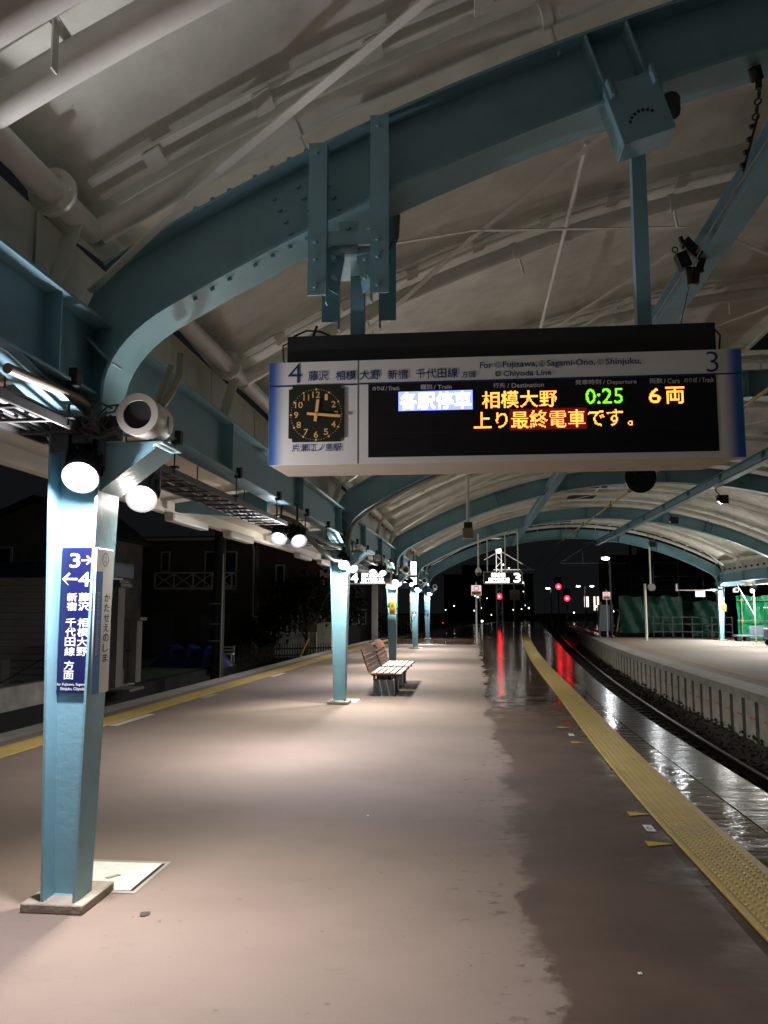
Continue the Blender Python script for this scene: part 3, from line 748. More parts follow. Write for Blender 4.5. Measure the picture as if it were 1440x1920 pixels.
# ------------------------------------------------------------------ floodlights
def flood(label, loc, d, watts, rz=0, size=R(132), group='round LED floodlights under the canopy', big=True, arm=None, blend=.9, col=None, aim=None, spill=None):
    """lens centre at loc, aimed along d"""
    t = thing('floodlight', label, 'floodlight', loc, group)
    c = Vector(loc); beam = Vector(d).normalized(); d = Vector(aim or d).normalized(); s = 1.0 if big else .75
    u = d.orthogonal().normalized(); v = d.cross(u)
    h = MB(); h.tube([c - d * .015, c - d * .04, c - d * .05, c - d * .19], [.094 * s, .094 * s, .085 * s, .07 * s], 20)
    for k in range(10):
        an = 2 * PI * k / 10; q = u * math.cos(an) + v * math.sin(an); h.obx(c - d * .13 + q * .075 * s, q * .03, d * .07, d.cross(q) * .003)
    h.ring(c - d * .012, d, .098 * s, .064 * s, .03, 24)
    h.obx(c - d * .24, u * .06 * s, v * .075 * s, d * .045)
    h.build('housing', M['black'], t)
    l = MB(); l.tube([c - d * .012, c - d * .002], [.066 * s, .060 * s], 22); l.build('lens', M['lens'], t)
    y = MB(); up = Vector((0, 0, 1)); top = c - d * .13 + up * .2
    sd = d.cross(up); sd = sd.normalized() if sd.length > .01 else Vector((1, 0, 0))
    for q in (-1, 1): y.bar(c - d * .11 + sd * .1 * s * q, c - d * .13 + sd * .1 * s * q + up * .17, .03, .006, sd)
    y.bar(c - d * .13 + up * .17 - sd * .1 * s, c - d * .13 + up * .17 + sd * .1 * s, .03, .006); y.tube([c - d * .13 + up * .17, c - d * .13 + up * (.17 + (arm or .2))], .014, 8)
    y.build('yoke', M['black'], t)
    ld = bpy.data.lights.new('lamp_light', 'SPOT'); ld.energy = watts; ld.color = col or LAMP_COL; ld.spot_size = size; ld.spot_blend = blend; ld.shadow_soft_size = .05
    lo_ = bpy.data.objects.new('lamp_light', ld); COL.objects.link(lo_); lo_.parent = t; lo_.location = d * .02
    lo_.rotation_euler = beam.to_track_quat('-Z', 'Y').to_euler()
    pd = bpy.data.lights.new('lens_light', 'POINT'); pd.energy = watts * (SPILL if spill is None else spill); pd.color = col or LAMP_COL; pd.shadow_soft_size = .04
    po = bpy.data.objects.new('lens_light', pd); COL.objects.link(po); po.parent = t; po.location = d * .045
    return t
COLS = [(1, .93, .82), (1, .95, .93), (.98, .93, 1), (1, .95, .86)]
ordn = ['on the column behind the viewer', 'on the nearest blue column', 'on the second blue column', 'on the third blue column', 'on the fourth blue column', 'on the farthest blue column']
for i, y in enumerate(RIBY[1:]):
    flood('black floodlight with glaring round lens ' + ordn[i] + ', facing the viewer', (-2.10, y - .30, 2.30), (.10, -.50, -1), FLOOD * (.42 if i == 0 else .72 if i == 1 else 1), col=COLS[(i + 1) % 4], size=R(122), blend=.9, aim=(.22, -1, -.85), spill=.24 if i == 1 else .16)
    flood('black floodlight with round lens ' + ordn[i] + ', on its far side', (-2.06, y + .45, 2.28), (.22, -.35, -1), FLOOD * (.35 if i == 0 else .55 if i == 1 else .8), col=COLS[(i + 3) % 4], size=R(118), aim=(.25, -1, -.8), spill=.12)
mid = ['behind the viewer', 'between the nearest and second columns', 'between the second and third columns', 'between the third and fourth columns', 'between the fourth and farthest columns']
for i, y in enumerate(RIBY[1:-1]):
    yy = y + 5.0
    flood('left lamp of the twin floodlights hung ' + mid[i], (-2.24, yy, 2.40), (-.52, -.25, -1), FLOOD_MID * (.55 if i == 0 else 1.0), col=COLS[i % 4], size=R(128), aim=(-.1, -1, -.95), spill=.06)
    flood('right lamp of the twin floodlights hung ' + mid[i], (-2.02, yy + .12, 2.38), (.42, -.22, -1), FLOOD_MID * (.42 if i == 0 else 1), col=COLS[(i + 1) % 4], size=R(118), aim=(.45, -.9, -.9), spill=.06)
for i, (y, lb) in enumerate(((42.2, 'on the lit column of the opposite platform'), (38.3, 'on a slim pole on the opposite platform by the green sheets'), (33.4, 'of the opposite platform just outside the right edge'), (28.5, 'of the opposite platform outside the frame'))):
    flood('floodlight ' + lb, (XB - .1 if i != 1 else 12.35, y, 2.32), (-.45, -.4, -1), FAR, size=R(150), aim=(-.3, -1, -.55), group='floodlights of the opposite platform')
flood('second floodlight on the slim pole, turned towards the green sheets', (12.6, 38.75, 2.45), (.35, 1, -.35), FAR * 1.1, size=R(120), group='floodlights of the opposite platform')  # extra lamp added only to brighten the green sheets
# hooded downlights along the far girder
def downlight(label, x, y, z, watts):
    t = thing('downlight', label, 'downlight', (x, y, z), 'hooded downlights beside the far girder')
    b = MB(); b.tube([(x, y, z + .16), (x, y, z + .12), (x, y, z)], [.05, .10, .12], 16, caps=False); b.disc((x, y, z + .16), (0, 0, 1), .05, 16)
    b.bx(x - .13, x + .13, y - .31, y - .30, z - .10, z + .13); b.bx(x - .13, x + .13, y - .2995, y + .10, z + .125, z + .135); b.build('hood', M['black'], t)
    b = MB(); b.ball((x, y, z - .02), .05, 12); b.build('bulb', M['lens_hot'], t)
    b = MB(); b.tube([(x, y, z + .15), (x - .12, y, z + .3), (x - .12, y, az(x - .12, R0) - .0)], .016, 6); b.build('arm', M['black'], t)
    ld = bpy.data.lights.new('lamp_light', 'SPOT'); ld.energy = watts; ld.color = (.93, .96, 1); ld.spot_size = R(130); ld.spot_blend = .5; ld.shadow_soft_size = .05
    o = bpy.data.objects.new('lamp_light', ld); COL.objects.link(o); o.parent = t; o.location = (0, -.01, -.075); o.rotation_euler = Vector((-.15, -.6, -1)).to_track_quat('-Z', 'Y').to_euler(); return t
downlight('black hooded downlight beside the far girder, nearest of the three', 6.85, 23.5, 4.50, 4)
downlight('black hooded downlight beside the far girder, middle one of the three', 6.85, 29.0, 4.50, 34)
downlight('black hooded downlight on a stem near the grey drop pole, farthest of the three', 7.7, 36.5, 4.25, 60)

# ------------------------------------------------------------------ departure sign
sg = thing('departure_sign', 'large hanging departure board with clock and orange LED train times', 'departure board', (.17, 4.6, 2.41))
FY = 4.6
def gradient_white():
    m = bpy.data.materials.new('sign face with blue ends'); m.use_nodes = True; nt = m.node_tree; b = nt.nodes['Principled BSDF']; b.inputs['Roughness'].default_value = .35
    g = nt.nodes.new('ShaderNodeNewGeometry'); s = nt.nodes.new('ShaderNodeSeparateXYZ'); nt.links.new(g.outputs['Position'], s.inputs[0])
    a = nt.nodes.new('ShaderNodeMath'); a.operation = 'SUBTRACT'; a.inputs[1].default_value = .165; nt.links.new(s.outputs[0], a.inputs[0])
    c = nt.nodes.new('ShaderNodeMath'); c.operation = 'ABSOLUTE'; nt.links.new(a.outputs[0], c.inputs[0])
    r = nt.nodes.new('ShaderNodeMapRange'); r.inputs[1].default_value = 1.205; r.inputs[2].default_value = 1.295; r.interpolation_type = 'SMOOTHSTEP'; nt.links.new(c.outputs[0], r.inputs[0])
    mx = nt.nodes.new('ShaderNodeMix'); mx.data_type = 'RGBA'; mx.inputs[6].default_value = (.78, .775, .74, 1); mx.inputs[7].default_value = (.03, .12, .42, 1)
    nt.links.new(r.outputs[0], mx.inputs[0]); nt.links.new(mx.outputs[2], b.inputs['Base Color']); return m
M['signface'] = gradient_white()
X0, X1, ZB, ZT = -1.14, 1.482, 2.406, 3.006
b = MB()   # cabinet: white, bevelled underneath towards the back
b.hexa([(X0, FY, ZB), (X1, FY, ZB), (X1 - .12, FY + .42, ZB), (X0 + .02, FY + .42, ZB), (X0, FY, ZT), (X1, FY, ZT), (X1 - .12, FY + .42, ZT), (X0 + .02, FY + .42, ZT)])
b.build('cabinet', M['soffit'], sg, bevel=.006)
F = lambda k: FY - .0015 * k
def plate(x0, x1, z0, z1, k, mt, name, parent=sg):
    b = MB(); b.bx(x0, x1, F(k), F(k - 1) - .0002, z0, z1); return b.build(name, mt, parent, smooth=False)
fp = plate(X0, X1, ZB, ZT, 2, M['signface'], 'face_panel')
b = MB(); b.bx(X0 - .004, X0, FY - .004, FY + .02, ZB, ZT); b.bx(X1, X1 + .004, FY - .004, FY + .02, ZB, ZT); b.bx(-.6285, -.6245, F(3), F(2) - .0003, ZB, ZT, 1); build_each(b, 'face_trim', [M['steel'], M['black']], sg)
b = MB(); b.bx(X0, -.632, F(3), F(2) - .0003, 2.862, 2.8705); b.bx(-.621, X1, F(3), F(2) - .0003, 2.864, 2.8725); b.build('blue_line', M['ink'], sg)
hd = MB(); hd.bx(-1.05, 1.368, 4.64, 4.95, 3.0075, 3.176); hd.build('top_housing', M['black'], sg, bevel=.004)
XD, UD = (1, 0, 0), (0, 0, 1)
O = lambda k: (0, F(k), 0)
b = MB()
for body, x0, x1, z0, z1 in [('4', -1.033, -.953, 2.883, 2.998), ('藤沢', -.915, -.799, 2.893, 2.950), ('相模', -.756, -.638, 2.892, 2.947), ('大野', -.617, -.499, 2.891, 2.947),
        ('新宿', -.457, -.341, 2.889, 2.944), ('千代田線', -.295, -.059, 2.888, 2.946), ('方面', -.038, .041, 2.886, 2.924), ('3', 1.299, 1.363, 2.880, 2.995), ('片瀬江ノ島駅', -1.006, -.720, 2.481, 2.526)]:
    b.text(body, x0, x1, z0, z1, O(4), XD, UD, 0, bold=(.004 if len(body) > 5 else .012) if len(body) > 1 else -.01)
b.build('lettering', M['ink'], sg, smooth=False)
b = MB()
for body, x0, x1, z0, z1 in [('For', .067, .133, 2.938, 2.973), ('Fujisawa,', .194, .385, 2.930, 2.974), ('Sagami-Ono,', .439, .702, 2.930, 2.974), ('Shinjuku,', .760, .951, 2.929, 2.973), ('Chiyoda Line', .197, .461, 2.879, 2.919)]:
    b.text(body, x0, x1, z0, z1, O(4), XD, UD, 0, bold=.025)
for i, cx in enumerate((.166, .411, .7315)):
    b.ring((cx, F(3), 2.9555), (0, 1, 0), .0165, .0145, .001, 24); b.text(('13', '29', '01')[i], cx - .008, cx + .008, 2.946, 2.957, O(3), XD, UD, 0); b.text('OE' if i < 2 else 'OH', cx - .006, cx + .006, 2.9595, 2.9645, O(3), XD, UD, 0)
b.ring((.1655, F(3), 2.904), (0, 1, 0), .016, .010, .001, 24, 1); b.text('C', .160, .171, 2.8975, 2.9105, O(3), XD, UD, 1, bold=.02)
b.build('english_lettering', [M['ink'], mat('line badge green', (.03, .22, .06), .4, var=0)], sg, smooth=False)
# clock
ck = MB(); ck.bx(-1.026, -.704, F(6), F(2) - .0003, 2.536, 2.866); ck = ck.build('clock', M['clockface'], sg, bevel=0)
bm = bmesh.new(); bm.from_mesh(ck.data)
bmesh.ops.bevel(bm, geom=[e for e in bm.edges if abs(e.verts[0].co.y - e.verts[1].co.y) > .001], offset=.022, segments=5, affect='EDGES'); bm.to_mesh(ck.data); bm.free()
cx, cz = -.866, 2.694; ky = F(6) - .001
b = MB()
for h in range(1, 13):
    a = R(90 - 30 * h); r = .116; px, pz = cx + r * math.cos(a) , cz + r * math.sin(a); s = str(h); wd = {1: .0085, 10: .022, 11: .016, 12: .022}.get(h, .0125)
    b.text(s, px - wd, px + wd, pz - .018, pz + .018, (0, ky, 0), XD, UD, 0, bold=.006)
for k in range(60):
    a = R(6 * k); r = .147; big = k % 5 == 0
    b.disc((cx + r * math.sin(a), ky, cz + r * math.cos(a)), (0, -1, 0), .0062 if big else .0022, 10)
b.build('numerals', M['gold'], ck, smooth=False)
b = MB()
def hand(ang, l0, l1, wd, y):
    a = R(ang); d = Vector((math.sin(a), 0, math.cos(a))); b.bar(Vector((cx, y, cz)) - d * l0, Vector((cx, y, cz)) + d * l1, wd, .003, (0, 1, 0))
hand(7, .040, .088, .017, ky - .004); hand(95.5, .052, .142, .015, ky - .009); b.tube([(cx, ky, cz), (cx, ky - .012, cz)], .009, 14); b.build('clock_hands', M['gold'], ck)
# LED display
pn = plate(-.567, 1.347, 2.441, 2.8635, 3, mat('display glass', (.010, .008, .011), .28, var=0), 'display')
b = MB()
for z in (2.815, 2.701, 2.577, 2.463): b.bx(-.50, 1.30, F(4), F(3) - .0003, z - .002, z + .002)
b.build('display_grid', M['rubber'], pn, smooth=False)
b = MB()
for body, x0, x1, z0, z1 in [('のりば', -.542, -.474, 2.826, 2.850), ('/ Track', -.467, -.388, 2.825, 2.848), ('種別', -.270, -.204, 2.825, 2.853), ('/ Train', -.194, -.094, 2.824, 2.849), ('行先', .139, .205, 2.823, 2.850), ('/ Destination', .217, .419, 2.821, 2.847),
        ('発車時刻', .591, .731, 2.827, 2.855), ('/ Departure', .741, .923, 2.820, 2.849), ('両数', .992, 1.062, 2.823, 2.853), ('/ Cars', 1.068, 1.152, 2.822, 2.849), ('のりば', 1.177, 1.246, 2.824, 2.850), ('/ Track', 1.256, 1.334, 2.823, 2.849)]:
    b.text(body, x0, x1, z0, z1, O(5), XD, UD, 0, bold=.02)
b.build('column_headings', M['heading'], pn, smooth=False)
plate(-.394, .023, 2.704, 2.814, 5, M['led_b'], 'blue_block', pn)
plate(.225, .648, 2.579, 2.698, 5, M['led_haze'], 'red_haze', pn)  # plate stands in for the red haze around the letters
b = MB()
b.dots('各駅停車', -.385, .013, 2.709, 2.809, O(7), XD, UD, 18, bold=.03, fill=.98); b.build('train_type_lettering', M['led_w'], pn, smooth=False)
L1_ = [('相模大野', .076, .489, 2.706, 2.803), ('上り', .028, .214, 2.593, 2.686), ('最終電車', .235, .639, 2.588, 2.688), ('です', .655, .842, 2.590, 2.684), ('。', .868, .896, 2.592, 2.617), ('6', .985, 1.048, 2.713, 2.796), ('両', 1.074, 1.173, 2.707, 2.802)]
b = MB()
for body, x0, x1, z0, z1 in L1_: b.dots(body, x0, x1, z0, z1, O(7), XD, UD, 17 if len(body) > 1 or z1 > 2.7 else 4, bold=.012)
b.build('led_lettering', M['led_o'], pn, smooth=False)
b = MB(); b.dots('0:25', .645, .845, 2.717, 2.802, O(7), XD, UD, 15, bold=.012); b.build('departure_time_lettering', M['led_g'], pn, smooth=False)
# hangers of the sign
b = MB()
for x in (-.65, 1.005):
    b.bx(x - .04, x + .04, 4.72, 4.80, 3.1765, 3.66 if x < 0 else 4.32)
build_each(b, 'hanger_pole', M['teal'], sg)
b = MB()
for x, zt in ((-.825, 4.20), (-.478, 4.345)):
    for yy in (4.355, 4.80):
        b.bx(x - .052, x + .052, yy, yy + .008, 3.31, zt); b.bx(x + (.044 if x < -.6 else -.052), x + (.052 if x < -.6 else -.044), yy + .0085, yy + .06, 3.27, zt)
    for z in (3.36, 3.52, 3.62, zt - .06):
        b.tube([(x - .01, 4.354, z), (x - .01, 4.335, z)], .014, 6)
b.bx(-.77, -.53, 4.37, 4.376, 3.60, 3.68); b.bx(-.772, -.53, 4.40, 4.79, 3.56, 3.60); b.bx(-.705, -.60, 4.385, 4.391, 3.56, 3.74)
b.tube([(-.655, 4.384, 3.70), (-.655, 4.36, 3.70)], .015, 6)
for s, x in ((1, -.77), (-1, -.53)):
    b.add([(x, 4.40, 3.58), (x - s * .0 + s * .09, 4.44, 3.58), (x + s * .05, 4.44, 3.34), (x, 4.40, 3.36), (x, 4.408, 3.58), (x + s * .09, 4.448, 3.58), (x + s * .05, 4.448, 3.34), (x, 4.408, 3.36)],
          [(0, 1, 2, 3), (7, 6, 5, 4), (0, 4, 5, 1), (1, 5, 6, 2), (2, 6, 7, 3), (3, 7, 4, 0)])
    for z in (3.53, 3.42): b.tube([(x + s * .035, 4.41, z), (x + s * .035, 4.375, z)], .016, 6)
b.build('rib_clamp', M['teal'], sg)
b = MB()   # tilted clamp box on the right
t = Vector((nrm(.95, R0).z, 0, -nrm(.95, R0).x)); q = nrm(.95, R0); c = Vector((.945, 4.38, 4.315))
for yy in (4.385, 4.56):
    b.obx(c + Vector((0, yy - 4.38, 0)), t * .145, (0, .006, 0), q * .18)
    for k in (-1, 1): b.obx(c + Vector((0, yy - 4.38 + (-.03 if yy < 4.5 else .03), 0)) + t * .12 * k + q * .14, t * .008, (0, .025, 0), q * .05)
b.obx(c + Vector((0, .095, 0)) - q * .172, t * .145, (0, .082, 0), q * .008); b.obx(c + Vector((0, .095, 0)) - t * .137, t * .008, (0, .082, 0), q * .16)
b.tube([c + Vector((0, .0, 0)) + t * .17 + q * -.02, c + Vector((0, .12, 0)) + t * .20 - q * .03], .05, 10, 1)
for i in range(7):
    a = R(30 + i * 17); p = c + Vector((0, -.0035, 0)) + t * (-.085 * math.cos(a)) + q * (.085 * math.sin(a) - .11); b.disc(p, (0, -1, 0), .010, 8, 1)
b.build('tilting_clamp', [M['teal'], M['rubber']], sg)
b = MB()
b.tube([(-1.03, 4.72, 3.178), (-1.09, 4.70, 3.14), (-1.085, 4.70, 3.05), (-1.06, 4.71, 3.01)], .005, 6)
b.tube([(-1.02, 4.66, 3.18), (-.94, 4.66, 3.215), (-.86, 4.66, 3.205), (-.80, 4.66, 3.18)], .006, 6); b.tube([(-.90, 4.66, 3.18), (-.88, 4.66, 3.24)], .009, 6)
b.tube([(1.38, 4.72, 3.17), (1.41, 4.70, 3.12), (1.40, 4.70, 3.02)], .005, 6)
b.tube([(-.47, 4.82, 3.75), (-.43, 4.82, 3.84), (-.42, 4.80, 3.97)], .022, 10, 1); b.tube([(-.60, 4.80, 3.68), (-.55, 4.81, 3.72), (-.47, 4.82, 3.745)], .017, 8, 0)
build_each(b, 'cable', [M['rubber'], M['cream']], sg)

# ------------------------------------------------------------------ signs on the nearest column
ds = thing('direction_sign', 'navy vertical sign with white 3 and 4 arrows on the nearest blue column', 'direction sign', (-2.21, 4.515, 1.12))
b = MB(); b.bx(-2.307, -2.125, 4.512, 4.522, 1.125, 1.937); b.build('board', M['navy'], ds)
b = MB(); sw, sh = .176, .812; fy = 4.5105
def DT(body, u0, u1, v0, v1, bold=.02, m=0): b.text(body, -2.305 + u0 * sw, -2.305 + u1 * sw, 1.937 - v1 * sh, 1.937 - v0 * sh, (0, fy, 0), XD, UD, m, bold=bold)
DT('3', .27, .60, .04, .138, .03); DT('→', .645, 1.0, .055, .12, .03); DT('←', .03, .53, .175, .262, .03); DT('4', .58, .95, .172, .268, .03)
def vert(s, u0, u1, v0, v1):
    n = len(s)
    for i, ch in enumerate(s): DT(ch, u0, u1, v0 + (v1 - v0) * i / n + .003, v0 + (v1 - v0) * (i + 1) / n - .004, .035)
vert('新宿', .22, .55, .312, .44); vert('藤沢', .61, .96, .312, .44); vert('千代田線', .21, .55, .486, .75); vert('相模大野', .61, .96, .486, .75); vert('方面', .21, .54, .778, .91)
DT('for Fujisawa, Sagami-', .0, .98, .930, .953, .02); DT('Shinjuku, Chiyoda', .12, .93, .959, .985, .02)
b.build('lettering', M['ltwhite'], ds, smooth=False)
ns = thing('station_name_sign', 'tall white and blue station name board on the side of the nearest blue column', 'station sign', (-2.06, 4.46, 1.12))
b = MB(); b.bx(-2.0665, -2.056, 4.41, 4.63, 1.127, 1.93, 0); b.build('board', M['signwhite'], ns, bevel=.006)
fx = -2.0555
b = MB(); b.bx(-2.0558, -2.0550, 4.411, 4.50, 1.128, 1.80, 0); b.build('blue_band', mat('name sign blue', (.02, .14, .40), .5, var=.05), ns, smooth=False)
YD = (0, 1, 0)
b = MB(); n7 = 'かたせえのしま'
for i, ch in enumerate(n7): b.text(ch, 4.53, 4.60, 1.68 - (i + 1) * .056 + .008, 1.68 - i * .056 - .004, (fx + .0012, 0, 0), YD, UD, 0, bold=.015)
n = 24; P = [(fx + .001, 4.525 + .042 * math.cos(2 * PI * i / n), 1.868 + .030 * math.sin(2 * PI * i / n) * 1.3) for i in range(n)]; Q = [(fx + .001, 4.525 + .034 * math.cos(2 * PI * i / n), 1.868 + .025 * math.sin(2 * PI * i / n) * 1.3) for i in range(n)]
b.add(P + Q, [(i, (i + 1) % n, n + (i + 1) % n, n + i) for i in range(n)], 1)
b.text('OE', 4.51, 4.54, 1.873, 1.888, (fx + .0012, 0, 0), YD, UD, 1); b.text('16', 4.508, 4.542, 1.846, 1.868, (fx + .0012, 0, 0), YD, UD, 1)
b.build('lettering', [M['rubber'], mat('badge blue', (.03, .15, .33), .4, var=0)], ns, smooth=False)
b = MB(); b.text('Katase-Enoshima', -1.685, -1.335, 4.435, 4.475, (fx + .0012, 0, 0), (0, 0, -1), (0, 1, 0), 0, bold=.015)
b.build('english_name', mat('pale blue lettering', (.22, .36, .46), .4, var=0), ns, smooth=False)

# horn speakers on the corbels
def horn(label, loc):
    t = thing('loudspeaker', label, 'loudspeaker', loc, 'round horn loudspeakers on the columns')
    c = Vector(loc); b = MB()
    b.tube([c + Vector((0, y, 0)) for y in (-.17, -.16, -.10, .08, .14, .16)], [.112, .116, .116, .112, .09, .05], 24, caps=False)
    b.ring(c + Vector((0, -.165, 0)), (0, 1, 0), .118, .080, .012, 28); b.build('body', M['cream'] if 0 else mat('speaker shell', (.40, .38, .33), .4, var=.1), t)
    g = MB(); g.disc(c + Vector((0, -.158, 0)), (0, -1, 0), .082, 28); g.build('grille', M['rubber'], t)
    k = MB(); k.bx(c.x - .03, c.x + .03, c.y - .02, c.y + .04, c.z - .125, c.z - .108); k.bar(c + Vector((.118, 0, -.08)), c + Vector((.118, 0, .02)), .03, .006, (1, 0, 0)); k.bx(c.x - .12, c.x + .125, c.y - .015, c.y + .015, c.z - .125, c.z - .112); k.build('bracket', M['steel'], t)
    return t
hs = horn('white horn loudspeaker on the corbel of the nearest blue column', (-1.80, 4.46, 2.648))
for i, y in enumerate(RIBY[3:]):
    if i == 0: continue
    again(hs, (-1.80, y - .11, 2.648), 'small horn loudspeaker on the corbel of the ' + ('third', 'third', 'fourth', 'farthest')[i] + ' blue column')
hr = again(hs, (XB + .62, 42.2, 2.45), 'white horn loudspeaker beside the lit column of the opposite platform'); 
# conduits at the column heads
def conduit(label, pts, r=.022, mt='cream', cat='conduit', grp=None):
    b = MB(); 
    P = [Vector(p) for p in pts]; Q = []
    for i in range(len(P) - 1):     # Catmull-Rom smoothing
        p0, p1, p2, p3 = P[max(i - 1, 0)], P[i], P[i + 1], P[min(i + 2, len(P) - 1)]
        for k in range(6):
            u = k / 6; Q.append(.5 * ((2 * p1) + (-p0 + p2) * u + (2 * p0 - 5 * p1 + 4 * p2 - p3) * u * u + (-p0 + 3 * p1 - 3 * p2 + p3) * u ** 3))
    Q.append(P[-1]); b.tube(Q, r, 10)
    return tag(b.build('conduit', M[mt]), label, cat, grp)
conduit('curved cream conduit hanging below the beam into the nearest column', [(-2.12, 3.55, 2.70), (-2.12, 4.0, 2.72), (-2.13, 4.28, 2.735), (-2.12, 4.36, 2.70), (-2.115, 4.385, 2.60), (-2.115, 4.385, 2.54)], .026)
conduit('left of two cream conduits rising from the nearest loudspeaker', [(-1.80, 4.52, 2.75), (-1.795, 4.60, 2.85), (-1.79, 4.68, 2.97), (-1.77, 4.70, 3.04)], .020)
conduit('right of two cream conduits rising from the nearest loudspeaker', [(-1.765, 4.54, 2.75), (-1.755, 4.66, 2.86), (-1.745, 4.75, 2.98), (-1.75, 4.80, 3.14)], .022)
conduit('steel conduit curving up from the second column along its arch', [(-2.05, 14.0, 2.48), (-2.04, 13.9, 2.75), (-1.95, 13.9, 3.02), (-1.6, 13.95, 3.30), (-1.0, 13.98, 3.62), (-.2, 14.0, 3.98)], .035, 'steel')
conduit('grey hose looping from the cable ladder down to the second column lamp', [(-2.3, 9.9, 2.7), (-2.2, 10.6, 2.66), (-2.15, 11.6, 2.45), (-2.15, 12.8, 2.36), (-2.14, 13.6, 2.38)], .035, 'cable')
# junction boxes and tangled cables by the column lamp
jb = thing('junction_box', 'dark junction box with tangled cables above the nearest column floodlight', 'junction box', (-2.2, 4.36, 2.4))
b = MB(); b.bx(-2.31, -2.20, 4.32, 4.408, 2.45, 2.60); b.bx(-2.19, -2.10, 4.33, 4.405, 2.50, 2.62); b.bx(-2.05, -1.94, 4.36, 4.44, 2.53, 2.66); build_each(b, 'box', M['black'], jb, bevel=.006)
b = MB()
for i in range(9):
    p = Vector((-2.3 + random.random() * .2, 4.30, 2.62)); pts = [p]
    for k in range(6): p = p + Vector((random.uniform(.0, .07), random.uniform(-.01, .02), random.uniform(-.06, .05))); pts.append(p.copy())
    b.tube(pts, .006, 5)
b.tube([(-2.12, 4.33, 2.55), (-2.02, 4.31, 2.525), (-1.93, 4.33, 2.56), (-1.90, 4.37, 2.63)], .010, 6); b.build('cable', M['cable'], jb)

# cable ladder hung under the eave beam
lad = thing('cable_ladder', 'long cable ladder carrying loose grey cables under the left eave beam', 'cable tray', (-2.3, 14, 2.57))
b = MB(); b.bx(-2.50, -2.48, -6, 43, 2.555, 2.60); b.bx(-2.15, -2.13, -6, 43, 2.555, 2.60); build_each(b, 'side_rail', M['ladder'], lad)
b = MB(); y = -5.9
while y < 43: b.bx(-2.48, -2.15, y, y + .03, 2.556, 2.572); y += .3
b.build('rung_lattice', M['ladder'], lad)
b = MB()
for i in range(11):
    x = -2.46 + .03 * i; p = []; y = -6; zz = random.uniform(2.578, 2.61)
    while y <= 43:
        p.append((min(-2.155, max(-2.475, x + random.uniform(-.025, .025))), y, zz + random.choice((0, 0, 0, .02, .05)) * random.random())); y += .7
    b.tube(p, random.uniform(.006, .012), 6)
b.build('cables', M['cable'], lad)
b = MB(); y = 4.15 - 1.6 * 6
while y < 43:
    for x in (-2.10,):
        b.tube([(x - .02, y, 2.56), (x - .02, y, 2.80)], .006, 6); b.bx(x - .035, x + .03, y - .025, y + .025, 2.775, 2.7995); b.bx(x - .015, x + .03, y - .03, y + .03, 2.80, 2.87); b.bx(x - .05, x + .01, y - .02, y + .02, 2.60, 2.615)
        b.tube([(-2.49, y, 2.56), (-2.49, y, 2.95)], .006, 6)
    y += 1.6
build_each(b, 'hanger_rod', M['rubber'], lad)
# fluorescent battens under the outer eave, all switched off
b0 = None; k = 0
pos = ['first', 'second', 'third', 'fourth', 'fifth', 'sixth']
for y in (8.98, 11.2, 15.9, 18.3, 22.8, 25.2):
    if b0 is None:
        b0 = thing('fluorescent_light', '', 'light fitting', (-3.35, y + .6, 2.6), 'unlit fluorescent lights under the outer eave')
        b = MB(); b.bx(-3.41, -3.29, y, y + 1.22, 2.565, 2.659); b.build('cover', M['signwhite'], b0, bevel=.015)
        b = MB(); b.bx(-3.40, -3.30, y - .02, y - .0005, 2.57, 2.66); b.bx(-3.40, -3.30, y + 1.2205, y + 1.24, 2.57, 2.66); build_each(b, 'end_cap', M['trimwhite'], b0); y00 = y; o = b0
    else: o = again(b0, (-3.35, y + .6, 2.6), '')
    o['label'] = 'unlit white fluorescent fitting under the left eave, ' + pos[k] + ' from the nearest column'; k += 1

# floor hatch plates beside columns
for i, (y, lb) in enumerate(((5.0, 'white square floor hatch plate beside the foot of the nearest column'), (14.5, 'small pale floor hatch beside the foot of the second column'), (33.5, 'pale floor hatch beside the fourth column'))):
    t = thing('floor_hatch', lb, 'floor hatch', (-2.17, y + .02, 0)); b = MB()
    b.add([(-2.42, y - .24, .006), (-1.945, y - .24, .006), (-1.945, y + .26, .006), (-2.42, y + .26, .006)], [(0, 1, 2, 3)]); b.build('plate', M['hatch'], t)
    b = MB(); b.add([(-2.46, y - .28, .003), (-1.90, y - .28, .003), (-1.90, y + .31, .003), (-2.46, y + .31, .003)], [(0, 1, 2, 3)]); b.bx(-1.942, -1.925, y - .24, y + .26, .0035, .005, 1); b.build('surround', [M['coping'], M['void']], t)
    b = MB(); b.obx((-2.14, y - .02, .008), (.025, .035, 0), (-.012, .008, 0), (0, 0, .002)); b.build('handle', M['greytext'], t)

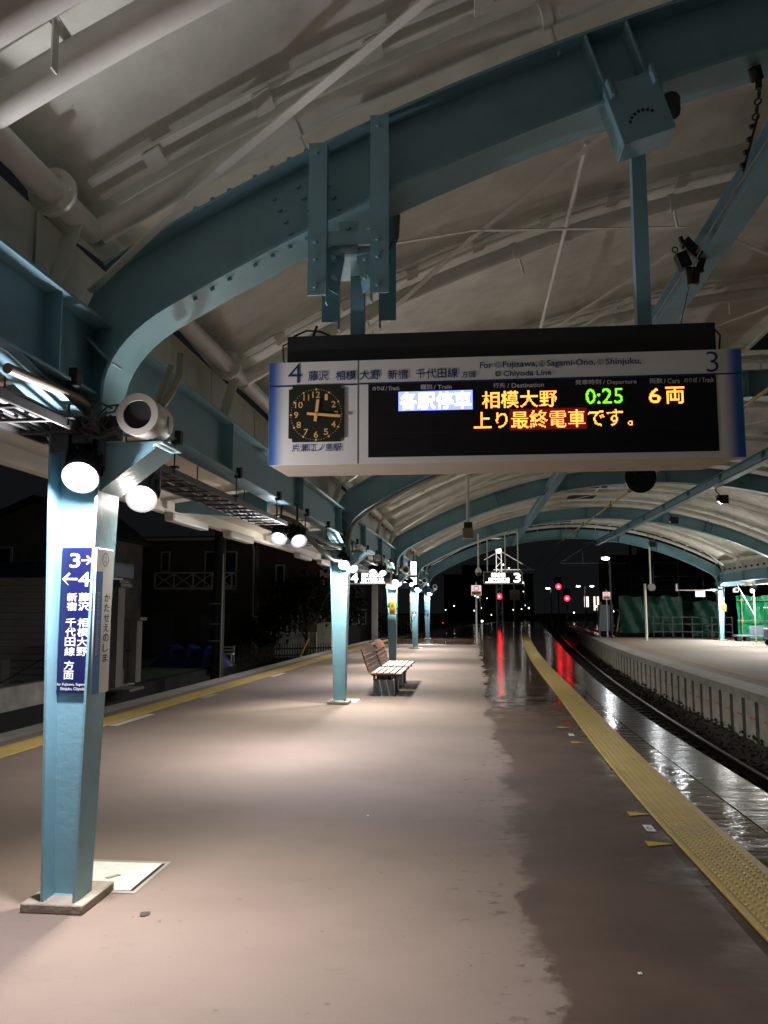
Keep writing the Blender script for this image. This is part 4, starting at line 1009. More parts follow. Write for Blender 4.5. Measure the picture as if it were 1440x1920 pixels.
# ------------------------------------------------------------------ benches
def bench(label, loc):
    t = thing('bench', label, 'bench', loc, 'wooden benches on the platform')
    x, y, z = loc        # seat faces +X, width along Y .55
    W = 1.62
    b = MB()
    for i in range(5): b.bx(x - .02 + i * .115, x + .08 + i * .115, y - W / 2, y + W / 2, .40 + (.0 if i < 4 else -.006), .425 + (.0 if i < 4 else -.006))
    b.build('seat', M['wood'], t, bevel=.006)
    b = MB()
    for i in range(5):
        a = i / 5; zc = .455 + i * .080; xc = x - .045 - .04 * math.sin(a * 1.5) - .06 * a
        d = Vector((-.35 - .05 * i, 0, 1)).normalized(); hw = W / 2 * (1 if i < 4 else 1)
        if i < 4: b.obx((xc, y, zc), (0, hw, 0), Vector((d.z, 0, -d.x)) * .012, d * .034)
        else:
            n = 14; pts = [];
            for k in range(n + 1):
                an = PI * k / n; pts.append((hw * .93 * math.cos(an), .04 + .13 * math.sin(an) if 0 < k < n else -.03))
            q = Vector((d.z, 0, -d.x)) * .012
            f1 = [Vector((xc, y, zc)) + Vector((0, u, 0)) + d * v - q for u, v in pts]; f2 = [p + 2 * q for p in f1]; m = len(pts)
            b.add(f1 + f2, [tuple(range(m)), tuple(range(2 * m - 1, m - 1, -1))] + [(k, (k + 1) % m, m + (k + 1) % m, m + k)[::-1] for k in range(m)])
    b.build('backrest', M['woodback'], t, smooth=False)
    b = MB()
    for s in (-1, 1):
        yy = y + s * (W / 2 - .03); P = [(x + .55, yy, .385), (x + .02, yy, .385), (x - .05, yy, .44), (x - .12, yy, .62), (x - .19, yy, .84)]
        for p, q in zip(P, P[1:]): b.bar(p, q, .03, .012, (0, 1, 0)) if 0 else b.tube([p, q], .014, 6)
        b.bar((x + .05, yy, .385), (x + .05, yy, .30), .04, .02, (0, 1, 0)); b.bar((x + .47, yy, .385), (x + .47, yy, .30), .04, .02, (0, 1, 0))
    build_each(b, 'frame', M['rubber'], t)
    for s in (-1, 1):
        b = MB(); yy = y + s * (W / 2 - .42)
        b.bx(x + .0, x + .38, yy - .13, yy + .13, 0, .28); b.bx(x + .05, x + .33, yy - .06, yy + .06, .2805, .395, 1)
        for k in range(4): b.bx(x + .02 + k * .1, x + .08 + k * .1, yy - .133, yy - .1302, .20, .265)
        b.build('leg', [M['legblock'], M['rubber']], t, bevel=.005)
    return t
be = bench('wooden slatted bench with rounded back, the nearer of the two benches', (-1.80, 15.95, 0))
again(be, (-1.80, 17.85, 0), 'wooden slatted bench with rounded back, the farther of the two benches')

# ------------------------------------------------------------------ overhead line gear
def wire(name, label, pts, r, mt, cat, group=None, n=6):
    b = MB(); b.tube(pts, r, n); return tag(b.build(name, M[mt]), label, cat, group)
cl = thing('contact_wire', 'overhead wire in yellow and black insulating cover above the track', 'overhead wire', (4.2, 20, 4.7))
xw = lambda y: 4.15 if y < 40 else 4.15 + (y - 40) ** 2 * .0011
b = MB(); b.tube([(xw(y), y, 4.62) for y in (6, 12, 20, 30, 38)], .028, 8); b.build('insulating_cover', M['wireyellow'], cl)
b = MB(); b.tube([(xw(y), y, 4.62) for y in (38, 44, 52, 60, 70, 85, 100, 120)], .014, 6); b.build('wire', M['cable'], cl)
b = MB()
for y in range(7, 38, 3): b.tube([(xw(y), y - .06, 4.62), (xw(y), y + .06, 4.62)], .045, 8); b.tube([(xw(y), y, 4.62), (xw(y), y, 4.74)], .012, 6)
build_each(b, 'clamp', M['rubber'], cl)
wire('feeder_wire', 'thin dark feeder wire running beside the overhead wire into the night', [(4.9, 43, 4.9), (5.1, 52, 4.6), (5.6, 64, 4.55), (7.6, 84, 4.55), (11, 110, 4.6)], .012, 'cable', 'overhead wire')
# rope with pulley and links at the right edge
rp = thing('tension_rope', 'black tension rope with pulley and links hanging from the nearest arch', 'rope', (1.7, 4.6, 4.6))
b = MB(); pA = Vector((1.64, 4.55, 4.64)); pB = Vector((1.62, 4.65, 4.36)); b.tube([pA, pA + Vector((.02, .0, .05))], .01, 6); b.tube([pA + Vector((-.03, -.02, -.04)), pA + Vector((.0, .02, -.09))], .035, 10); b.tube([pA + Vector((0, 0, -.05)), pA + Vector((0, .01, -.15))], .018, 8); b.build('pulley', M['rubber'], rp)
b = MB(); 
for k in range(4): b.ring(pA + Vector((-.008 * k, .01, -.18 - .045 * k)), (1, .3 * (k % 2) * 4, 0), .022, .014, .008, 12)
for k in range(4): b.tube([pA + Vector((-.03 - .02 * k, .02, -.36 - .075 * k)), pA + Vector((-.055 - .02 * k, .02, -.37 - .075 * k))], .014, 6)
b.tube([pA + Vector((-.01, .01, -.30)), pA + Vector((-.10, .03, -.62))], .007, 6); b.build('links', M['rubber'], rp)
b = MB(); b.tube([pA + Vector((-.10, .03, -.62)), Vector((2.02, 7.36, 4.66)), Vector((2.02, 8.2, 4.1))], .0045, 5); b.build('rope', M['rubber'], rp)
gc = thing('cable_clamp', 'black angular cable clamp bolted to the girder above the departure sign', 'clamp', (2.07, 7.5, 4.7))
b = MB(); c0 = Vector((2.03, 7.5, 4.70))
b.bar(c0 + Vector((-.06, 0, .22)), c0 + Vector((.10, 0, .03)), .09, .07, (0, 1, 0)); b.bar(c0 + Vector((-.10, 0, .10)), c0 + Vector((-.05, 0, -.04)), .10, .10, (0, 1, 0)); b.bar(c0 + Vector((-.05, 0, -.06)), c0 + Vector((.10, 0, -.06)), .05, .04, (0, 1, 0)); b.bar(c0 + Vector((.10, 0, .05)), c0 + Vector((.06, 0, -.06)), .06, .05, (0, 1, 0))
b.bar(c0 + Vector((-.09, 0, .26)), c0 + Vector((-.06, 0, .15)), .03, .04, (0, 1, 0)); b.ring(c0 + Vector((-.14, 0, .14)), (0, 1, 0), .03, .02, .01, 14)
b.build('arm', M['rubber'], gc); b = MB(); b.tube([c0 + Vector((-.02, 0, -.06)), c0 + Vector((-.01, 0, -.2))], .035, 10); b.tube([c0 + Vector((.045, 0, -.06)), c0 + Vector((.03, 0, -.19))], .03, 10); build_each(b, 'insulator', mat('brown insulator', (.05, .015, .012), .3, var=.1), gc)
# dark round cowl under the roof right below the sign
cw = thing('ceiling_lamp', 'round dark ribbed lamp cowl below the right part of the departure sign', 'lamp', (2.42, 12, 3.4))
c = Vector((2.40, 12, 3.43)); b = MB(); b.tube([c + Vector((0, -.12, -.02)), c + Vector((0, -.06, -.0)), c + Vector((0, .02, .02)), c + Vector((0, .12, .05))], [.185, .20, .19, .14], 26)
for k in range(3): b.ring(c + Vector((0, -.10 + .05 * k, -.015 + .015 * k)), (0, 1, .2), .215 - .004 * k, .18, .012, 28)
b.build('cowl', mat('dark bronze cowl', (.022, .018, .018), .25, var=.1), cw); b = MB(); b.disc(c + Vector((0, -.125, -.02)), (0, -1, -.15), .15, 24); b.build('lens', M['glassdark'], cw); b = MB(); b.tube([c + Vector((0, .05, .1)), Vector((2.42, 12.05, az(2.42, R0)))], .025, 8); b.build('stem', M['steel'], cw)
# hanging box (projector like) and dome camera
hb = thing('hanging_box', 'small pale equipment box on a drop pole under the roof', 'equipment box', (-.05, 18, 3.2))
b = MB(); b.bx(-.16, .07, 17.9, 18.2, 3.08, 3.30); b.build('case', M['cream'], hb, bevel=.02); b = MB(); b.tube([(-.04, 18.05, 3.42), (-.04, 18.05, az(-.04, R0 + .3))], .035, 10); b.bx(-.13, .05, 17.95, 18.15, 3.31, 3.43, 1); b.build('drop_pole', [M['white'], M['rubber']], hb)
dc = thing('dome_camera', 'white dome camera on a long drop pole left of the far platform 3 sign', 'camera', (.28, 30, 2.85))
b = MB(); b.tube([(.28, 30, 3.02), (.28, 30, az(.28, R0))], .03, 8); b.build('drop_pole', M['white'], dc); b = MB(); b.tube([(.28, 30, 3.02), (.28, 30, 2.9), (.28, 30, 2.84)], [.05, .11, .11], 16); b.ball((.28, 30, 2.82), .10, 14, 1); b.build('dome', [M['white'], M['black']], dc)
pb = thing('drop_pole_speaker', 'slim grey drop pole with a round speaker over the opposite platform', 'loudspeaker', (8.75, 42, 2.6))
b = MB(); b.tube([(8.76, 42, az(8.76, R0)), (8.76, 42, 2.7)], .04, 8); b.tube([(8.5, 42.05, 2.75), (8.5, 42.05, .0)], .06, 8); b.build('pole', M['white'], pb); b = MB(); b.tube([(8.8, 41.85, 2.58), (8.8, 42.15, 2.58)], .17, 16); b.build('speaker', M['greytext'], pb)

# ------------------------------------------------------------------ lit hanging signs further on
def lit_sign(label, x0, x1, z0, z1, y, num, num_right, lines, poles=()):
    t = thing('platform_sign', label, 'hanging sign', ((x0 + x1) / 2, y, z0), 'lit hanging platform signs')
    b = MB(); b.bx(x0, x1, y - .06, y + .06, z0, z1); b.build('case', M['black'], t); f = .03
    b = MB(); yy = y - .062
    for a in ((x0, x1, z0, z0 + f), (x0, x1, z1 - f, z1), (x0, x0 + f, z0 + f, z1 - f), (x1 - f, x1, z0 + f, z1 - f)): b.bx(a[0], a[1], yy - .012, yy, a[2], a[3])
    b.build('frame', M['trimwhite'], t); h = z1 - z0; L = x1 - x0
    b = MB(); nx0 = x1 - L * .22 if num_right else x0 + L * .05; 
    b.text(num, nx0, nx0 + L * .16, z0 + h * .14, z1 - h * .14, (0, yy - .003, 0), XD, UD, 0, bold=.05)
    bx0 = x0 + L * (.08 if num_right else .30); bx1 = x0 + L * (.66 if num_right else .84)
    for i, (s, za, zb, ua, ub) in enumerate(lines): b.text(s, bx0 + (bx1 - bx0) * ua, bx0 + (bx1 - bx0) * ub, z0 + h * za, z0 + h * zb, (0, yy - .003, 0), XD, UD, 0, bold=.045)
    b.build('lettering', M['litsign'], t, smooth=False)
    b = MB(); b.bx(bx0 - L * .03, bx1, yy - .003, yy - .0005, z0 + h * .10, z0 + h * .17); b.build('light_bar', M['litsign'], t)
    if poles:
        b = MB()
        for x in poles: b.tube([(x, y, z1), (x, y, az(x, R0 + .2) if x > -1.9 else 2.8)], .025, 8)
        build_each(b, 'hanger_pole', M['white'], t)
    return t
lit_sign('black lit sign with a white 3 at its right end, hanging over the far platform', .541, 2.205, 2.594, 3.123, 36, '3', True, [('相模大野 新宿', .56, .9, .22, .82), ('藤沢 千代田線 方面', .22, .5, .1, 1)], (.72, 1.48, 2.02))
lit_sign('black lit sign with a white 4 at its left end, hanging behind the second column', -2.921, -1.885, 2.155, 2.46, 20, '4', False, [('藤沢 相模大野', .55, .88, 0, .9), ('新宿 千代田線 方面', .22, .5, 0, .95)], (-2.7, -2.1))
ad = thing('lit_panel', 'tall lit white panel with a blue stripe on the third and fourth columns', 'lit sign', (-2.03, 29.5, 2.4))
b = MB(); b.bx(-2.13, -1.90, 29.45, 29.6, 2.40, 3.22); b.build('case', M['trimwhite'], ad); b = MB(); b.bx(-2.125, -1.905, 29.44, 29.4495, 2.41, 3.21); b.build('lit_face', M['litpanel'], ad); b = MB(); b.bx(-2.125, -1.905, 29.432, 29.4395, 2.66, 2.74); b.build('blue_stripe', M['roofblue'], ad)
b = MB(); b.tube([(-2.0, 29.5, 3.22), (-2.0, 29.5, 3.6)], .03, 8); b.build('hanger', M['steel'], ad)

# items on the further columns
eb = thing('emergency_box', 'yellow emergency button box on the third blue column', 'emergency box', (-2.2, 23.4, 1.45))
b = MB(); b.bx(-2.27, -2.10, 23.28, 23.40, 1.42, 1.78); b.build('case', M['yclamp'], eb, bevel=.01); b = MB(); b.disc((-2.185, 23.278, 1.66), (0, -1, 0), .03, 14); b.bx(-2.24, -2.13, 23.277, 23.279, 1.49, 1.55); b.build('button', M['redpaint'], eb); b = MB(); b.bx(-2.31, -2.07, 23.26, 23.42, 1.40, 1.418); b.build('ledge', M['black'], eb)
b = MB(); b.bx(-2.33, -2.28, 23.385, 23.392, 1.6, 1.72, 0); b.bx(-2.1, -2.05, 23.385, 23.392, 1.6, 1.72, 0); build_each(b, 'green_plate', M['green'], eb)
rs = thing('warning_stripes', 'red and white hazard stripes wrapped round the top of the third column', 'warning stripes', (-2.2, 23.5, 2.2))
b = MB()
for i in range(9):
    z = 2.14 + i * .075; b.add([(-2.365, 23.385, z), (-2.365, 23.385, z + .03), (-2.085, 23.385, z + .24), (-2.085, 23.385, z + .21)], [(3, 2, 1, 0)])
b.build('stripes', M['redpaint'], rs); b = MB(); b.bx(-2.37, -2.08, 23.388, 23.392, 2.12, 2.80); b.build('backing', M['hatch'], rs)
hz = thing('washing_hose', 'pale hose hanging in a loop on the left side of the fourth column', 'hose', (-2.3, 32.9, .6))
b = MB(); b.tube([(-2.38, 32.85, 2.15), (-2.37, 32.85, 1.4), (-2.36, 32.84, .85), (-2.33, 32.83, .70), (-2.29, 32.83, .62), (-2.26, 32.83, .70)], .018, 8); b.tube([(-2.36, 32.84, .95), (-2.18, 32.80, 1.25)], .016, 8); b.build('tube', M['cream'], hz)
nb = thing('blue_notice', 'small blue and white notice on the fourth blue column', 'notice', (-2.2, 32.9, 1.3)); b = MB(); b.bx(-2.30, -2.13, 32.868, 32.875, 1.28, 1.44); b.build('board', M['roofblue'], nb); b = MB(); b.bx(-2.285, -2.145, 32.864, 32.8675, 1.29, 1.34); b.disc((-2.215, 32.866, 1.385), (0, -1, 0), .03, 12); b.build('print', M['ltwhite'], nb)
tt = thing('timetable_frame', 'narrow framed black and white timetable on the farthest blue column', 'timetable', (-2.2, 42.4, 1.2))
b = MB()
for z in (1.15, 1.42, 1.62, 1.80): b.bx(-2.31, -2.12, 42.37, 42.38, z, z + .02)
b.bx(-2.31, -2.295, 42.372, 42.379, 1.17, 2.0); b.bx(-2.135, -2.12, 42.372, 42.379, 1.17, 1.80); b.bx(-2.22, -2.12, 42.366, 42.369, 1.18, 1.30); b.build('frame', M['black'], tt)
b = MB(); b.text('5', -2.30, -2.13, 1.84, 2.04, (0, 42.37, 0), XD, UD, 0, bold=.0); b.build('numeral', M['black'], tt)
bs = thing('blue_banner', 'blue plate sign hung between the fourth and farthest columns', 'sign', (-2.1, 36, 2.3))
b = MB(); b.bx(-2.25, -1.75, 36, 36.03, 2.23, 2.42); b.build('plate', M['navy'], bs); b = MB(); b.bx(-2.2, -2.05, 35.995, 35.9995, 2.28, 2.37); b.build('print', M['ltwhite'], bs); b = MB(); b.tube([(-2.1, 36.01, 2.42), (-2.1, 36.01, 2.6)], .015, 6); b.build('hanger', M['steel'], bs)
b2 = again(bs, (-2.35, 27, 2.28), 'blue plate sign hung between the third and fourth columns')

# ------------------------------------------------------------------ far end of the platforms
def notice_post(label, x, y, z, s, card, extra=True, base=0.0):
    t = thing('notice_post', label, 'sign post', (x, y, base), 'posts with square notices at the platform ends')
    b = MB(); b.tube([(x, y, base), (x, y, z + s * .8)], .035, 8); b.build('post', M['trimwhite'] if extra else M['greytext'], t)
    b = MB(); b.bx(x - s / 2, x + s / 2, y - .06, y - .04, z - s / 2, z + s / 2); b.build('board', card, t)
    b = MB(); b.bx(x - s * .46, x + s * .46, y - .066, y - .0605, z - s * .46, z - s * .1); b.build('yellow_field', M['yclamp'], t)
    b = MB(); b.ring((x, y - .068, z + s * .18), (0, 1, 0), s * .26, s * .2, .004, 16); b.bx(x - s * .3, x - s * .14, y - .072, y - .0675, z - s * .4, z - s * .3, 1); b.bx(x + s * .14, x + s * .3, y - .072, y - .0675, z - s * .4, z - s * .3, 1); b.build('print', [M['redpaint'], M['black']], t)
    return t
card_glow = glow('self-glowing notice', (.9, .62, .62), .75)  # emission in the card replaces floodlight falling on it
notice_post('post with a pink and yellow square notice at the far left of the platform', .25, 38, 2.37, .45, card_glow)
notice_post('post with a pink and yellow square notice on the opposite platform', 7.10, 45, 2.22, .38, card_glow)
notice_post('dim square notice post between the red signal and a lamp post', 3.2, 62, 2.5, .75, M['greytext'], False)
def lamp_post(label, x, y, h, double=False, arm=.3, base=0.0, r=.12, power=True):
    mp_ = M['black'] if y == 45.5 else mat_post; t = thing('street_lamp', label, 'lamp post', (x, y, base), 'lamp posts beyond the platforms')
    b = MB(); b.tube([(x, y, base), (x, y, h)], .06, 8); b.build('post', mp_, t)
    b = MB(); sides = (-1, 1) if double else (-1,)
    for s in sides: b.bar((x, y, h), (x + s * arm, y, h + .02), .05, .04); b.bx(x + s * arm - .14, x + s * arm + .14, y - .1, y + .1, h + .03, h + .10)
    build_each(b, 'head', M['black'], t)
    b = MB()
    for s in sides: b.ball((x + s * arm, y, h - .01), r, 10, 0, (1.4, 1, .6))
    build_each(b, 'lamp', M['lensdim'], t); return t
mat_post = mat('pale lamp post', (.42, .42, .40), .4, var=.1)
lamp_post('tall pale lamp post right of the far platform 3 sign', 3.55, 70, 4.1)
lamp_post('slim lamp post directly under the far platform 3 sign', 1.9, 62, 3.6, r=.06)
lamp_post('double headed lamp post on the opposite platform', 9.35, 70, 3.35, True, .55)
lamp_post('single round lamp post in the dark middle distance', 6.0, 95, 4.4, base=-1.3, r=.16)
lamp_post('short lamp post left of the leftmost red signal', .9, 80, 2.6, base=-1.3, r=.11)
lamp_post('bright lamp post just left of the upper red signal', 7.9, 84, 3.5, base=-1.3, r=.15)
hl = lamp_post('lamp high on a mast above the right platform end', 7.4, 45.5, 4.22, arm=.2, r=.16, base=0)
ld = bpy.data.lights.new('lamp_light', 'SPOT'); ld.energy = 60; ld.color = (.95, .97, 1); ld.spot_size = R(110); ld.shadow_soft_size = .10
o = bpy.data.objects.new('lamp_light', ld); COL.objects.link(o); o.parent = hl; o.location = (-.2, -.16, 4.1); o.rotation_euler = Vector((-.25, -.6, -1)).to_track_quat('-Z', 'Y').to_euler()
# small far lights of the town
tl = [(.6, 120, 3.2, .12), (1.5, 140, 4.0, .14), (.4, 110, 1.2, .10), (1.3, 100, .0, .13), (2.5, 130, 3.0, .12), (7.5, 150, 1.2, .16), (8.9, 150, 1.3, .12), (9.5, 150, 2.0, .14), (6.4, 140, -1.0, .16),
      (10.2, 150, 1.5, .16), (13.2, 90, 1.7, .15), (14.5, 88, 1.2, .12), (17.8, 88, 2.2, .14), (12.0, 100, 1.0, .10), (9.9, 160, 4.6, .12), (19, 120, 6.5, .16), (7.7, 170, 9.5, .2), (6.6, 170, 10.2, .2), (-4.5, 150, 1.2, .12), (-3, 150, 1.9, .1), (2.0, 160, 1.5, .12), (3.6, 150, .3, .1), (-4.0, 120, -.6, .05)]
words = ['first', 'second', 'third', 'fourth', 'fifth', 'sixth', 'seventh', 'eighth', 'ninth', 'tenth', 'eleventh', 'twelfth', 'thirteenth', 'fourteenth', 'fifteenth', 'sixteenth', 'seventeenth', 'eighteenth', 'nineteenth', 'twentieth', 'twenty first', 'twenty second', 'twenty third']
for i, (x, y, z, r) in enumerate(tl):
    t = thing('town_lamp', 'tiny distant town light in the dark beyond the platforms', 'distant light', (x, y, -1.35), 'tiny distant town lights')
    r *= (.45, .7, .55, .85)[i % 4]; b = MB(); b.ball((x, y, z), r, 8); b.build('lamp', M['redsig'] if i == 22 else M['lensdim'], t); b = MB(); b.tube([(x, y, -1.35), (x, y, z - r * .8)], .05, 6); b.build('post', M['black'], t)
# railway signals
def signal(label, x, y, z, base):
    t = thing('railway_signal', label, 'railway signal', (x, y, base), 'red railway signals')
    b = MB(); b.tube([(x, y + .1, base), (x, y + .1, z + .5)], .07, 8); b.build('post', M['greytext'], t)
    b = MB(); b.bx(x - .34, x + .34, y, y + .09, z - .40, z + .9); b.ring((x, y - .08, z), (0, 1, 0), .30, .26, .16, 16); b.build('head', M['black'], t)
    b = MB(); b.ring((x, y - .01, z), (0, 1, 0), .25, .12, .01, 24); b.build('red_lens', M['redlens'], t); b = MB(); b.disc((x, y - .012, z), (0, -1, 0), .125, 18); b.build('red_lamp', M['redsig'], t)
    ld = bpy.data.lights.new('lamp_light', 'SPOT'); ld.energy = 260; ld.color = (1, .01, .02); ld.spot_size = R(70); ld.spot_blend = .6; ld.shadow_soft_size = .25
    o = bpy.data.objects.new('lamp_light', ld); COL.objects.link(o); o.parent = t; o.location = (0, -.12, z - base); o.rotation_euler = (R(88), 0, 0); return t
signal('leftmost red signal below the far platform 3 sign', 2.51, 75, 2.59, -1.3)
signal('upper of the two red signals over the track', 8.22, 80, 3.55, -1.3)
signal('lower of the two red signals beside the opposite platform', 8.99, 80, 2.45, -1.3)
# lattice mast and catenary beams in the distance
lm = thing('lattice_mast', 'floodlit white lattice mast above the far platform 3 sign', 'mast', (1.85, 55, 0))
b = MB()
for sx in (-.2, .2):
    for sy in (-.2, .2): b.bar((1.85 + sx, 55 + sy, -1.2), (1.85 + sx * .8, 55 + sy, 5.2), .05, .05)
z = 4.1
for k in range(16):
    z = -1 + k * .4; s = 1 if k % 2 else -1; b.bar((1.85 - s * .2, 54.8, z), (1.85 + s * .2, 54.8, z + .4), .03, .02, (0, 1, 0))
b.build('lattice', M['hatch'], lm); b = MB(); b.ball((1.85, 54.9, 5.3), .20, 12); b.build('insulator_cap', glow('self-glowing cap', (.9, .95, .95), 1.6), lm)  # cap is no lamp; its brightness is put in as emission
b = MB(); b.bar((.2, 55, 6.1), (3.7, 55, 6.1), .06, .06); b.bar((1.9, 55, 7.0), (3.7, 55, 6.15), .04, .04); b.bar((1.5, 55, 4.05), (4.1, 55, 4.05), .05, .05); b.bar((2.1, 55, 5.2), (3.9, 55, 4.1), .04, .04); b.bar((1.6, 55, 5.1), (.9, 55, 4.7), .04, .04); b.build('arm', M['trimwhite'], lm)
ld = bpy.data.lights.new('lamp_light', 'SPOT'); ld.energy = 900; ld.spot_size = R(40); ld.color = LAMP_COL; ld.shadow_soft_size = .1
o = bpy.data.objects.new('lamp_light', ld); COL.objects.link(o); o.parent = lm; o.location = (0, -4, 2.6); o.rotation_euler = (R(118), 0, 0)
cb = thing('catenary_mast', 'dark catenary mast with pale horizontal beam over the opposite platform', 'mast', (10.9, 60, 0))
b = MB(); b.tube([(11.2, 60, -1.3), (11.2, 60, 7.2)], .10, 8); b.build('post', M['black'], cb); b = MB(); b.bar((7.9, 60, 6.15), (13.2, 60, 6.15), .07, .07); b.bar((6.3, 60, 4.7), (10.9, 60, 4.7), .05, .05); b.bar((6.3, 60, 4.7), (9.8, 60, 7.0), .04, .04); b.bar((7.9, 60, 4.7), (7.9, 60, 5.6), .05, .05); b.build('beam', M['trimwhite'], cb)

# ------------------------------------------------------------------ opposite platform works
def sheet(label, pts, h, z0, mt='green', amp=.06, name='green_sheet', cat='mesh sheet'):
    t = thing(name, label, cat, (*pts[0], z0), 'green construction sheets'); b = MB(); rows = []
    P = []
    for (x0, y0), (x1, y1) in zip(pts, pts[1:]):
        n = max(4, int(math.hypot(x1 - x0, y1 - y0) / .12))
        for i in range(n): P.append((x0 + (x1 - x0) * i / n, y0 + (y1 - y0) * i / n))
    P.append(pts[-1])
    for k in range(13):
        v = k / 12; rows.append([(x + amp * math.sin(i * 1.1 + 2 * math.sin(v * 5)) * .4, y + amp * math.sin(i * .9 + k * .5) + random.uniform(-.015, .015), z0 + h * v + .05 * math.sin(i * .7) * v) for i, (x, y) in enumerate(P)])
    for a, c in zip(rows, rows[1:]): b.strip(a, c)
    b.build('sheet', M[mt], t); return t
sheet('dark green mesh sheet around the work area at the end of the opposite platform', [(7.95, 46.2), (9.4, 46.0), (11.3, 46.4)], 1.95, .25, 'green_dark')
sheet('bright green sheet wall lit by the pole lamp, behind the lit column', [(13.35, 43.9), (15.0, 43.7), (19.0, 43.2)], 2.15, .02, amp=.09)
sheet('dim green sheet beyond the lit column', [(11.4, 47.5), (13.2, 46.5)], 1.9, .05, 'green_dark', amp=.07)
sc = thing('scaffold_frame', 'scaffold rails with yellow clamps in front of the bright green sheets', 'scaffold', (14, 43, 0))
b = MB()
for z in (.12, .95, 1.95): b.tube([(13.2, 43.35, z), (19, 42.6, z)], .028, 8)
for x in (13.4, 14.9, 16.4, 17.9): b.tube([(x, 43.3 - (x - 13.2) * .13, 0), (x, 43.3 - (x - 13.2) * .13, 2.3)], .028, 8)
b.build('tube', M['steel'], sc); b = MB()
for x in (13.4, 14.9, 16.4):
    for z in (.12, .95, 1.95): b.bx(x - .05, x + .05, 43.3 - (x - 13.2) * .13 - .06, 43.3 - (x - 13.2) * .13 + .06, z - .05, z + .05)
build_each(b, 'clamp', M['yclamp'], sc)
sc2 = thing('scaffold_frame', 'dark scaffold tower rising behind the opposite platform', 'scaffold', (12.5, 50, 0)); b = MB()
for x in (10.6, 12.0, 13.4): b.tube([(x, 50, -1), (x, 50, 5.0)], .03, 6)
for z in (.6, 1.6, 2.6, 3.4, 4.2, 4.9): b.tube([(10.6, 50, z), (13.4, 50, z)], .025, 6)
b.tube([(10.8, 49.9, 2.6), (13.4, 49.9, .0)], .025, 6); b.build('tube', M['dimrail'], sc2)
lp = thing('lamp_pole', 'slim pole with diagonal strut carrying the floodlight by the green sheets', 'pole', (12.45, 38.45, 0)); b = MB(); b.tube([(12.45, 38.45, 0), (12.45, 38.45, 2.75)], .03, 8); b.bx(12.3, 12.6, 38.3, 38.6, 0, .03); b.tube([(12.45, 38.45, 1.2), (11.7, 38.5, 2.75)], .02, 8); b.build('pole', M['trimwhite'], lp)
for i, (x, y, L, lb) in enumerate(((7.9, 47.2, 1.6, 'nearest red brown steel trough in the works on the opposite platform'), (9.6, 47.6, 1.5, 'middle red brown steel trough under the green sheet'), (11.2, 48, 1.4, 'right red brown steel trough beside the scaffold'))):
    t = thing('steel_trough', lb, 'steel container', (x, y, 0), 'red brown steel troughs'); b = MB(); b.hexa([(x, y, .02), (x + L, y, .02), (x + L, y + .9, .02), (x, y + .9, .02), (x - .1, y - .05, .5), (x + L + .1, y - .05, .5), (x + L + .1, y + .95, .5), (x - .1, y + .95, .5)]); b.build('trough', M['redbrown'], t); b = MB(); b.bx(x - .12, x + L + .12, y - .08, y - .055, .46, .52); b.build('rim', M['rust'], t)
# machine under the sheet, trolley and lift
mc = thing('covered_machine', 'machine with pale panel standing left of the dark green sheet', 'machine', (7.5, 46.5, 0)); b = MB(); b.bx(7.0, 7.75, 46.8, 47.6, .3, 1.75); b.build('panel', M['bluegrey'], mc, bevel=.05); b = MB(); b.tube([(6.9, 46.5, .05), (7.05, 46.6, 1.9)], .04, 6); b.tube([(7.8, 46.4, .3), (8.5, 46.3, 1.1)], .03, 6); b.tube([(7.85, 46.3, 1.5), (8.0, 46.3, 1.3), (7.9, 46.3, .9), (7.8, 46.3, .3)], .035, 6); b.build('frame', M['steel'], mc)
lf = thing('hand_truck', 'blue grey wheeled hand truck at the foot of the lit opposite column', 'trolley', (13.4, 42, 0))
b = MB(); b.bx(12.55, 14.2, 41.5, 42.1, .22, .30); b.bx(13.3, 14.1, 41.85, 42.05, .301, .72); b.build('deck', M['bluegrey'], lf, bevel=.02); b = MB()
for x in (12.7, 13.1, 14.05): b.tube([(x, 41.5, .11), (x, 41.58, .11)], .11, 14); b.tube([(x, 42.0, .11), (x, 42.08, .11)], .11, 14)
build_each(b, 'wheel', M['rubber'], lf)
tr = thing('platform_trolley', 'grey loaded trolley with cartons at the right edge on the opposite platform', 'trolley', (13.3, 37, 0)); b = MB(); b.bx(12.35, 14.2, 36.4, 37.2, .28, .72); b.build('body', M['bluegrey'], tr, bevel=.03); b = MB(); b.bx(12.7, 13.3, 36.5, 37.0, .722, 1.05); b.bx(13.32, 14.0, 36.5, 37.0, .722, 1.0); build_each(b, 'carton', M['crate'], tr); b = MB()
for x in (12.5, 13.0, 14.0): b.tube([(x, 36.42, .13), (x, 36.5, .13)], .13, 14); b.tube([(x, 37.1, .13), (x, 37.18, .13)], .13, 14)
build_each(b, 'wheel', M['rubber'], tr); b = MB(); b.tube([(12.4, 36.5, .72), (12.4, 36.5, 1.6), (12.4, 37.1, 1.6), (12.4, 37.1, .72)], .02, 6); b.build('handle', M['steel'], tr)
ws = thing('wall_sign', 'small white square sign on an arm left of the lit opposite column', 'sign', (11.3, 42.3, 2.2)); b = MB(); b.bx(10.95, 11.4, 42.28, 42.34, 2.12, 2.4); b.build('board', glow('lit white board', (.9, .95, 1), .9), ws); b = MB(); b.bx(10.0, 12.05, 42.3, 42.33, 2.42, 2.46); b.tube([(10.05, 42.3, 2.4), (10.05, 42.3, 2.75)], .05, 8); b.build('arm', M['trimwhite'], ws)
eb2 = again(eb, (XB - .02, 42.1, 1.45), 'yellow emergency box on the lit column of the opposite platform')
